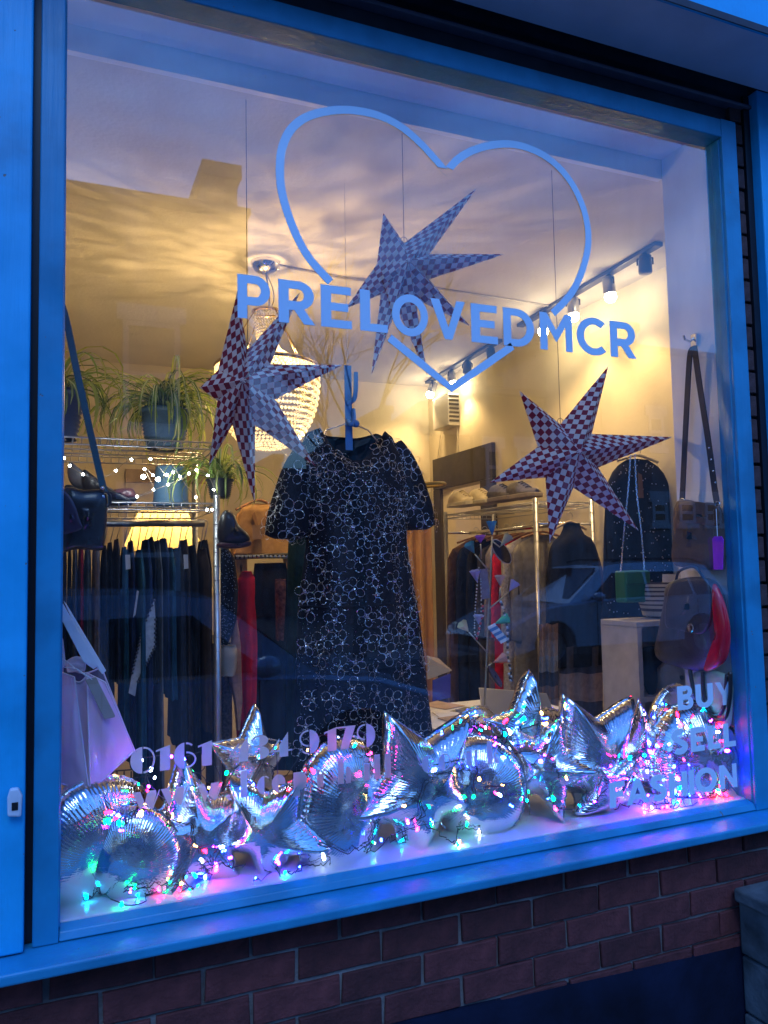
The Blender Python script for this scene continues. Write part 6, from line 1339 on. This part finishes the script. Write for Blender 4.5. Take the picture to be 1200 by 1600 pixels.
# ------------------------------------------------------------------ across the street: what the glass reflects
def back(px, py, d):
    "a point of the street that shows mirrored in the glass at photo pixel (px,py), d metres from the glass"
    p = at(px, py, d); return Vector((p.x, -d, p.z))
slate = mat('slate_roof', (.06, .065, .08), .6, var=.25, scale=8); brick_far = mat('far_brick', (.16, .07, .055), .9, var=.25, scale=6); render_far = mat('far_render', (.22, .21, .20), .9, var=.1)
pale_trim = mat('pale_stone_trim', (.55, .54, .52), .7); dark_pane = mat('dark_window_glass', (.02, .025, .03), .08, spec=.8)
def house(label, x0, x1, y0, depth, ze, zr_, wall_m, wins=(), door=None, chim=(), group='terraced houses across the street'):
    h = thing('terraced_house', label, 'house', ((x0 + x1) / 2, -y0, -.1), group); ya, yb = -y0, -y0 - depth; ym = (ya + yb) / 2
    b = MB(); b.box(x0, x1, yb, ya, -.1, ze); b.build('wall', wall_m, h)
    b = MB(); b.add([(x0, ya + .25, ze - .1), (x1, ya + .25, ze - .1), (x1, ym, zr_), (x0, ym, zr_), (x1, yb - .25, ze - .1), (x0, yb - .25, ze - .1), (x0, ya + .25, ze - .22), (x1, ya + .25, ze - .22), (x1, yb - .25, ze - .22), (x0, yb - .25, ze - .22)],
                    [(0, 1, 2, 3), (3, 2, 4, 5), (6, 7, 1, 0), (7, 8, 4, 2, 1), (9, 6, 0, 3, 5), (9, 8, 7, 6)]); rf = b.build('roof', slate, h)
    for cx0, cx1, zt_ in chim:
        b = MB(); b.box(cx0, cx1, ym - .5, ya - .2, ze - .5, zt_ - .25); b.box(cx0 - .07, cx1 + .07, ym - .57, ya - .13, zt_ - .249, zt_); k_ = b.build('chimney', wall_m, rf)
    for wx0, wx1, wz0, wz1 in wins:
        b = MB(); t_ = .09
        b.box(wx0 - .1, wx1 + .1, ya + .001, ya + .06, wz1, wz1 + .28); b.box(wx0 - .08, wx1 + .08, ya + .001, ya + .09, wz0 - .14, wz0 - .001)
        b.box(wx0, wx0 + t_, ya + .001, ya + .05, wz0, wz1 - .001); b.box(wx1 - t_, wx1, ya + .001, ya + .05, wz0, wz1 - .001); b.box(wx0 + t_, wx1 - t_, ya + .001, ya + .05, wz0, wz0 + t_); b.box(wx0 + t_, wx1 - t_, ya + .001, ya + .05, (wz0 + wz1) / 2 - .04, (wz0 + wz1) / 2 + .04); b.box(wx0 + t_, wx1 - t_, ya + .001, ya + .05, wz1 - t_, wz1 - .001)
        w_ = b.build('window', pale_trim, h); b = MB(); b.box(wx0 + t_, wx1 - t_, ya + .002, ya + .02, wz0 + t_, wz1 - t_); b.build('pane', dark_pane, w_)
    if door:
        b = MB(); b.box(door, door + .9, ya + .001, ya + .05, 0.0, 2.1); d_ = b.build('door', mat('dark_green_door', (.02, .05, .04), .4), h); b = MB(); b.ball((door + .78, ya + .08, 1.0), .035, 8, 6); b.build('handle', brass, d_, True)
    return h
D0 = 11.2
pR = back(378, 330, D0); pe = back(200, 308, D0); c0_, c1_ = back(324, 243, D0), back(374, 246, D0); w0, w1 = back(192, 500, D0), back(281, 672, D0)
house('end terrace house with a tall chimney mirrored at the top of the window', -4.2, pR.x + .1, D0, 6, pe.z + .12, pe.z + .2, brick_far, [(w0.x, w1.x, w1.z, w0.z), (-2.2, -1.1, w1.z, w0.z), (w0.x, w1.x, .9, 2.7)], -1.6, [(c0_.x, c1_.x, c0_.z)], None)
house('neighbouring brick house next to the end terrace', -10.6, -4.25, D0, 6, pe.z + .1, pe.z + .2, brick_far, [(-6.5, -5.3, w1.z, w0.z), (-6.5, -5.3, .9, 2.7)], -8.6, [(-10.3, -9.6, c0_.z)], None)
D1 = 14.5
def skyl(label, pxa, pxb, py, wall_m, chim=(), wins=(), dd=D1, door=None):
    a, c = back(pxa, py, dd), back(pxb, py, dd); z = (a.z + c.z) / 2
    return house(label, a.x, c.x - .03, dd, 6, z - .1, z + .1, wall_m, [(back(q0, 800, dd).x, back(q1, 800, dd).x, back(q0, y1_, dd).z, back(q0, y0_, dd).z) for q0, q1, y0_, y1_ in wins], door, [(back(q0, 700, dd).x, back(q1, 700, dd).x, back(q0, y_, dd).z) for q0, q1, y_ in chim], None)
skyl('low distant row of roofs mirrored at the left sleeve of the dress', 384, 558, 728, brick_far, [(430, 442, 708)], (), 24)
skyl('low distant house with twin chimneys mirrored right of the dress collar', 560, 640, 668, brick_far, [(590, 603, 640), (606, 616, 632)], (), 22)
skyl('house mirrored above the doorway casing', 642, 735, 660, brick_far, [(722, 734, 638)], ())
skyl('taller house mirrored above the chrome clothes rack', 736, 850, 600, brick_far, [(772, 790, 585)], [(760, 785, 700, 760), (810, 835, 700, 760)])
skyl('tall house mirrored behind the last shop name letters', 851, 935, 536, render_far, [(868, 888, 512), (915, 930, 508)], [(870, 895, 690, 760)])
skyl('rendered house mirrored over the satchel and dotted dress', 936, 1180, 540, render_far, [(985, 1010, 500)], [(1018, 1042, 784, 818), (1060, 1085, 784, 818), (1100, 1125, 784, 818), (1018, 1042, 650, 700)], D1, back(1140, 800, D1).x)
# bare street tree
tr_ = thing('bare_tree', 'bare winter tree mirrored behind the chandelier', 'tree', (back(560, 900, 10.6).x, -10.6, 0)); bark = mat('bark', (.05, .04, .03), .9, var=.3)
rt = random.Random(4); tx = tr_.location.x; ztr = back(545, 560, 10.6).z; ztp = back(545, 485, 10.6).z
b = MB(); b.tube([(tx, -10.6, 0), (tx + .05, -10.58, ztr * .4), (tx - .02, -10.62, ztr * .62)], [.13, .10, .07], 8); b.build('trunk', bark, tr_, True)
b = MB()
def twig(p, d, l, r, k):
    q_ = p + d * l; b.tube([p, p.lerp(q_, .5) + Vector((rt.gauss(0, .03), rt.gauss(0, .03), 0)) * l, q_], [r, r * .8, r * .6], 4)
    if k:
        for _ in range(3 if k > 2 else 4):
            dd = (d + Vector((rt.gauss(0, .42), rt.gauss(0, .3), rt.gauss(.08, .28)))).normalized(); twig(p.lerp(q_, rt.uniform(.45, 1)), dd, l * rt.uniform(.6, .85), r * .55, k - 1)
for i in range(5): twig(Vector((tx - .02, -10.62, ztr * (.45 + .04 * i))), Vector((rt.uniform(-.55, .55), rt.uniform(-.3, .3), 1)).normalized(), 1.7, .04, 4)
b.build('crown', bark, tr_)
# parked cars
def car(name, label, x0, length, yc, width, roof_z, paint, face, suv):
    "a parked car along the kerb; FACE is +1 when its nose points to larger x"
    base = -.12; cx = x0 + length / 2
    c = thing(name, label, 'car', (cx, yc, base))
    X = lambda t: (x0 + length * t) if face < 0 else (x0 + length * (1 - t))          # t=0 at the nose
    rz_ = roof_z - base; belt = rz_ * .63; Lw = length
    wr = .335 if not suv else .365; tw = (.195, .80); yn, yf = yc + width / 2, yc - width / 2
    prof = [(0.0, .30), (-.002, .50), (.012, .64), (.05, .74), (.16, belt * .93), (.27, belt * .985), (.33, belt), (.60, belt * 1.02), (.88, belt * 1.05), (.965, belt * 1.03), (.99, .78), (1.0, .55), (.992, .30)]
    arch = lambda tc: [(tc + (wr + .055) / Lw * math.cos(a), max(.24, wr + (wr + .055) * math.sin(a))) for a in [math.pi * k / 9 for k in range(10)]]
    lower = [(.985, .24)] + arch(tw[1]) + arch(tw[0]) + [(.01, .24)]
    pts = prof + lower
    b = MB(); rows = []
    for f, sx in ((-1.0, .93), (-.985, .985), (-.93, 1.0), (-.5, 1.0), (.5, 1.0), (.93, 1.0), (.985, .985), (1.0, .93)):
        rows.append([Vector((X(.5 + (t - .5) * (1 if abs(f) < .9 else sx ** .4)), yc + width / 2 * f, base + (z if z < .35 or abs(f) < .98 else z - .02))) for t, z in pts])
    b.grid(rows, 0, True); n = len(pts); b.f.append(list(range(n))); b.m.append(0); b.f.append([len(b.v) - n + j for j in range(n)][::-1]); b.m.append(0)
    b.build('body', paint, c)
    gb_ = [(.26, belt), (.93, belt * 1.04)]; gt = [(.44, rz_ * .985), (.60, rz_), (.84, rz_ * .975)]
    top = [(t, z) for t, z in gt]; b = MB(); k_ = .80; iy = .93
    Bp = [Vector((X(.26), 0, base + belt * .97)), Vector((X(.94), 0, base + belt * 1.03))]
    bl, br2 = (Bp[0], Bp[1])
    ring_b = [Vector((bl.x, yc + width/2*iy, bl.z)), Vector((br2.x, yc + width/2*iy, br2.z)), Vector((br2.x, yc - width/2*iy, br2.z)), Vector((bl.x, yc - width/2*iy, bl.z))]
    secs = [(.26, belt * .97, iy, iy), (.42, rz_ * .965, .74, iy), (.50, rz_ * .992, .73, iy), (.62, rz_, .73, iy), (.76, rz_ * .99, .73, iy), (.86, rz_ * .955, .73, iy), (.945, belt * 1.02, .86, iy)]
    rows = []
    for t, z, wt, wb_ in secs:
        zb_ = belt * (.97 + .06 * (t - .26) / .69); rows.append([Vector((X(t), yc + width/2*wb_, base + zb_)), Vector((X(t), yc + width/2*wt, base + max(z, zb_ + .001))), Vector((X(t), yc, base + max(z, zb_) + .03)), Vector((X(t), yc - width/2*wt, base + max(z, zb_ + .001))), Vector((X(t), yc - width/2*wb_, base + zb_))])
    b.grid(rows); b.build('cabin', paint, c)
    gls = mat('car_glass', (.006, .008, .010), .05, spec=.6)
    def side(t0b, t1b, t0t, t1t, sgn, nm):
        zb_, zt_ = base + belt * 1.03, base + rz_ * .90; wb_, wt = .925, .775; e = .012
        p = [Vector((X(t0b), yc + sgn * (width/2*wb_ + e), zb_)), Vector((X(t1b), yc + sgn * (width/2*wb_ + e), zb_ + .02)), Vector((X(t1t), yc + sgn * (width/2*wt + e), zt_)), Vector((X(t0t), yc + sgn * (width/2*wt + e), zt_))]
        b = MB(); b.slab(p, (0, sgn * .004, 0)); b.build(nm, gls, c)
    for sgn in (1, -1):
        side(.345, .575, .455, .575, sgn, 'side_window'); side(.59, .77, .59, .755, sgn, 'side_window'); side(.785, .87, .77, .81, sgn, 'quarter_window')
    for nm, (ta, za, wa), (tb_, zb_, wb2) in (('windscreen', (.285, belt * 1.03, .80), (.41, rz_ * .94, .68)), ('rear_window', (.925, belt * 1.08, .76), (.868, rz_ * .93, .66))):
        e = -.006 if nm == 'windscreen' else .008
        b = MB(); p = [Vector((X(ta + e), yc + width/2*wa, base + za + .012)), Vector((X(ta + e), yc - width/2*wa, base + za + .012)), Vector((X(tb_ + e), yc - width/2*wb2, base + zb_ + .012)), Vector((X(tb_ + e), yc + width/2*wb2, base + zb_ + .012))]
        b.slab(p, (0, 0, .006)); b.build(nm, gls, c)
    for t in tw:
        for sgn in (1, -1):
            o3 = Vector((X(t), yc + sgn * (width / 2 - .11), base + wr))
            b = MB(); R_ = []
            for r_, dy in ((wr * .62, .09), (wr * .9, .105), (wr, .07), (wr, -.07), (wr * .9, -.105), (wr * .6, -.09)):
                R_.append([o3 + Vector((r_ * math.cos(a), sgn * dy, r_ * math.sin(a))) for a in [2 * math.pi * q_ / 24 for q_ in range(24)]])
            b.grid(R_, 0, True); whl = b.build('wheel', rubber, c, True)
            b = MB(); R_ = [[o3 + Vector((r_ * math.cos(a), sgn * dy, r_ * math.sin(a))) for a in [2 * math.pi * q_ / 24 for q_ in range(24)]] for r_, dy in ((wr * .64, .088), (wr * .58, .05), (.001, .045))]
            b.grid(R_, 0, True)
            for q_ in range(5):
                a = q_ * 1.2566; d_ = Vector((math.cos(a), 0, math.sin(a))); s_ = Vector((-math.sin(a), 0, math.cos(a)))
                b.slab([o3 + Vector((0, sgn * .06, 0)) - s_ * .03, o3 + d_ * wr * .6 + Vector((0, sgn * .085, 0)) - s_ * .025, o3 + d_ * wr * .6 + Vector((0, sgn * .085, 0)) + s_ * .025, o3 + Vector((0, sgn * .06, 0)) + s_ * .03], (0, sgn * .01, 0))
            b.build('rim', mat('alloy', (.35, .36, .38), .3, 1.0), whl)
    for sgn in (1, -1):
        b = MB(); b.hexa([(X(.004), yc + sgn * width * .40, base + .60), (X(.085), yc + sgn * width * .503, base + .64), (X(.085), yc + sgn * width * .44, base + .64), (X(.004), yc + sgn * width * .30, base + .60)], [(X(.012), yc + sgn * width * .40, base + .70), (X(.095), yc + sgn * width * .503, base + .76), (X(.095), yc + sgn * width * .44, base + .77), (X(.012), yc + sgn * width * .30, base + .71)])
        b.build('headlight', mat('headlight_lens', (.45, .47, .5), .1, spec=.8), c)
        b = MB(); b.ball((X(.355), yc + sgn * (width / 2 + .10), base + belt + .08), .105, 10, 6, sz=.7); b.build('door_mirror', paint, c, True)
        for td in (.55, .73): b = MB(); b.box(min(X(td), X(td + .035)), max(X(td), X(td + .035)), *sorted((yc + sgn * (width / 2 + .003), yc + sgn * (width / 2 + .03))), base + belt * .86, base + belt * .90); b.build('door_handle', paint, c)
        for td in (.36, .585, .775): b = MB(); b.box(min(X(td), X(td + .0025)), max(X(td), X(td + .0025)), *sorted((yc + sgn * (width / 2 - .01), yc + sgn * (width / 2 + .0015))), base + .34, base + belt * .98); b.build('door_gap', black_m, c)
        b = MB(); b.box(min(X(.28), X(.72)), max(X(.28), X(.72)), *sorted((yc + sgn * (width / 2 - .02), yc + sgn * (width / 2 + .012))), base + .22, base + .33); b.build('sill_trim', rubber, c)
    b = MB(); b.box(*sorted((X(-.004), X(.02))), yc - width * .3, yc + width * .3, base + .36, base + .52); b.build('grille', black_m, c)
    if suv:
        for sgn in (1, -1): b = MB(); b.tube([(X(.47), yc + sgn * width * .35, base + rz_ + .02), (X(.52), yc + sgn * width * .35, base + rz_ + .06), (X(.80), yc + sgn * width * .35, base + rz_ + .045), (X(.85), yc + sgn * width * .35, base + rz_ * .98)], .018, 6); b.build('roof_bar', black_m, c)
    return c
silver_blue = mat('silver_blue_car_paint', (.46, .56, .66), .25, .3, var=.03, coat=.8); dark_blue = mat('mid_blue_car_paint', (.36, .50, .64), .25, .3, var=.03, coat=.8)
car('parked_car', 'silver blue estate car with roof bars parked across the street, mirrored low in the glass', 6.05, 5.0, -9.15, 1.8, 1.52, silver_blue, -1, True)
car('parked_car', 'blue hatchback parked close by, mirrored over the hanging dark clothes', -1.55, 4.3, -4.0, 1.7, 1.40, dark_blue, 1, False)

# bulbs hanging just behind the frosted lettering, which glows round them
lw = thing('fairy_lights', 'row of fairy lights hanging just behind the frosted telephone number', 'string lights', at(205, 1190, .03), 'multicoloured fairy lights around the balloons')
spots_ = [(222, 1188, 'white', .05), (268, 1182, 'violet', .04), (288, 1186, 'blue', .028), (322, 1180, 'violet', .045), (345, 1226, 'red', .03), (300, 1232, 'gold', .05), (376, 1232, 'blue', .03), (396, 1226, 'blue', .035), (430, 1168, 'cyan', .06), (440, 1222, 'red', .04), (488, 1160, 'blue', .03), (516, 1152, 'pink', .035), (524, 1160, 'red', .045), (545, 1152, 'violet', .04), (574, 1152, 'violet', .035), (585, 1205, 'pink', .04), (668, 1200, 'red', .04), (745, 1185, 'blue', .035)]
pp = [at(x, y_, d_) for x, y_, c_, d_ in spots_]
b = MB(); b.tube(spline([p + Vector((0, .006, .004)) for p in pp], 4), .0011, 4); b.build('wire', wire_blk, lw)
for p, q_ in zip(pp, spots_):
    o = bpy.data.objects.new('bulb', bulb_src[q_[2]]); COL.objects.link(o); o.parent = lw; o.location = p - lw.location; o.scale = (.8,) * 3
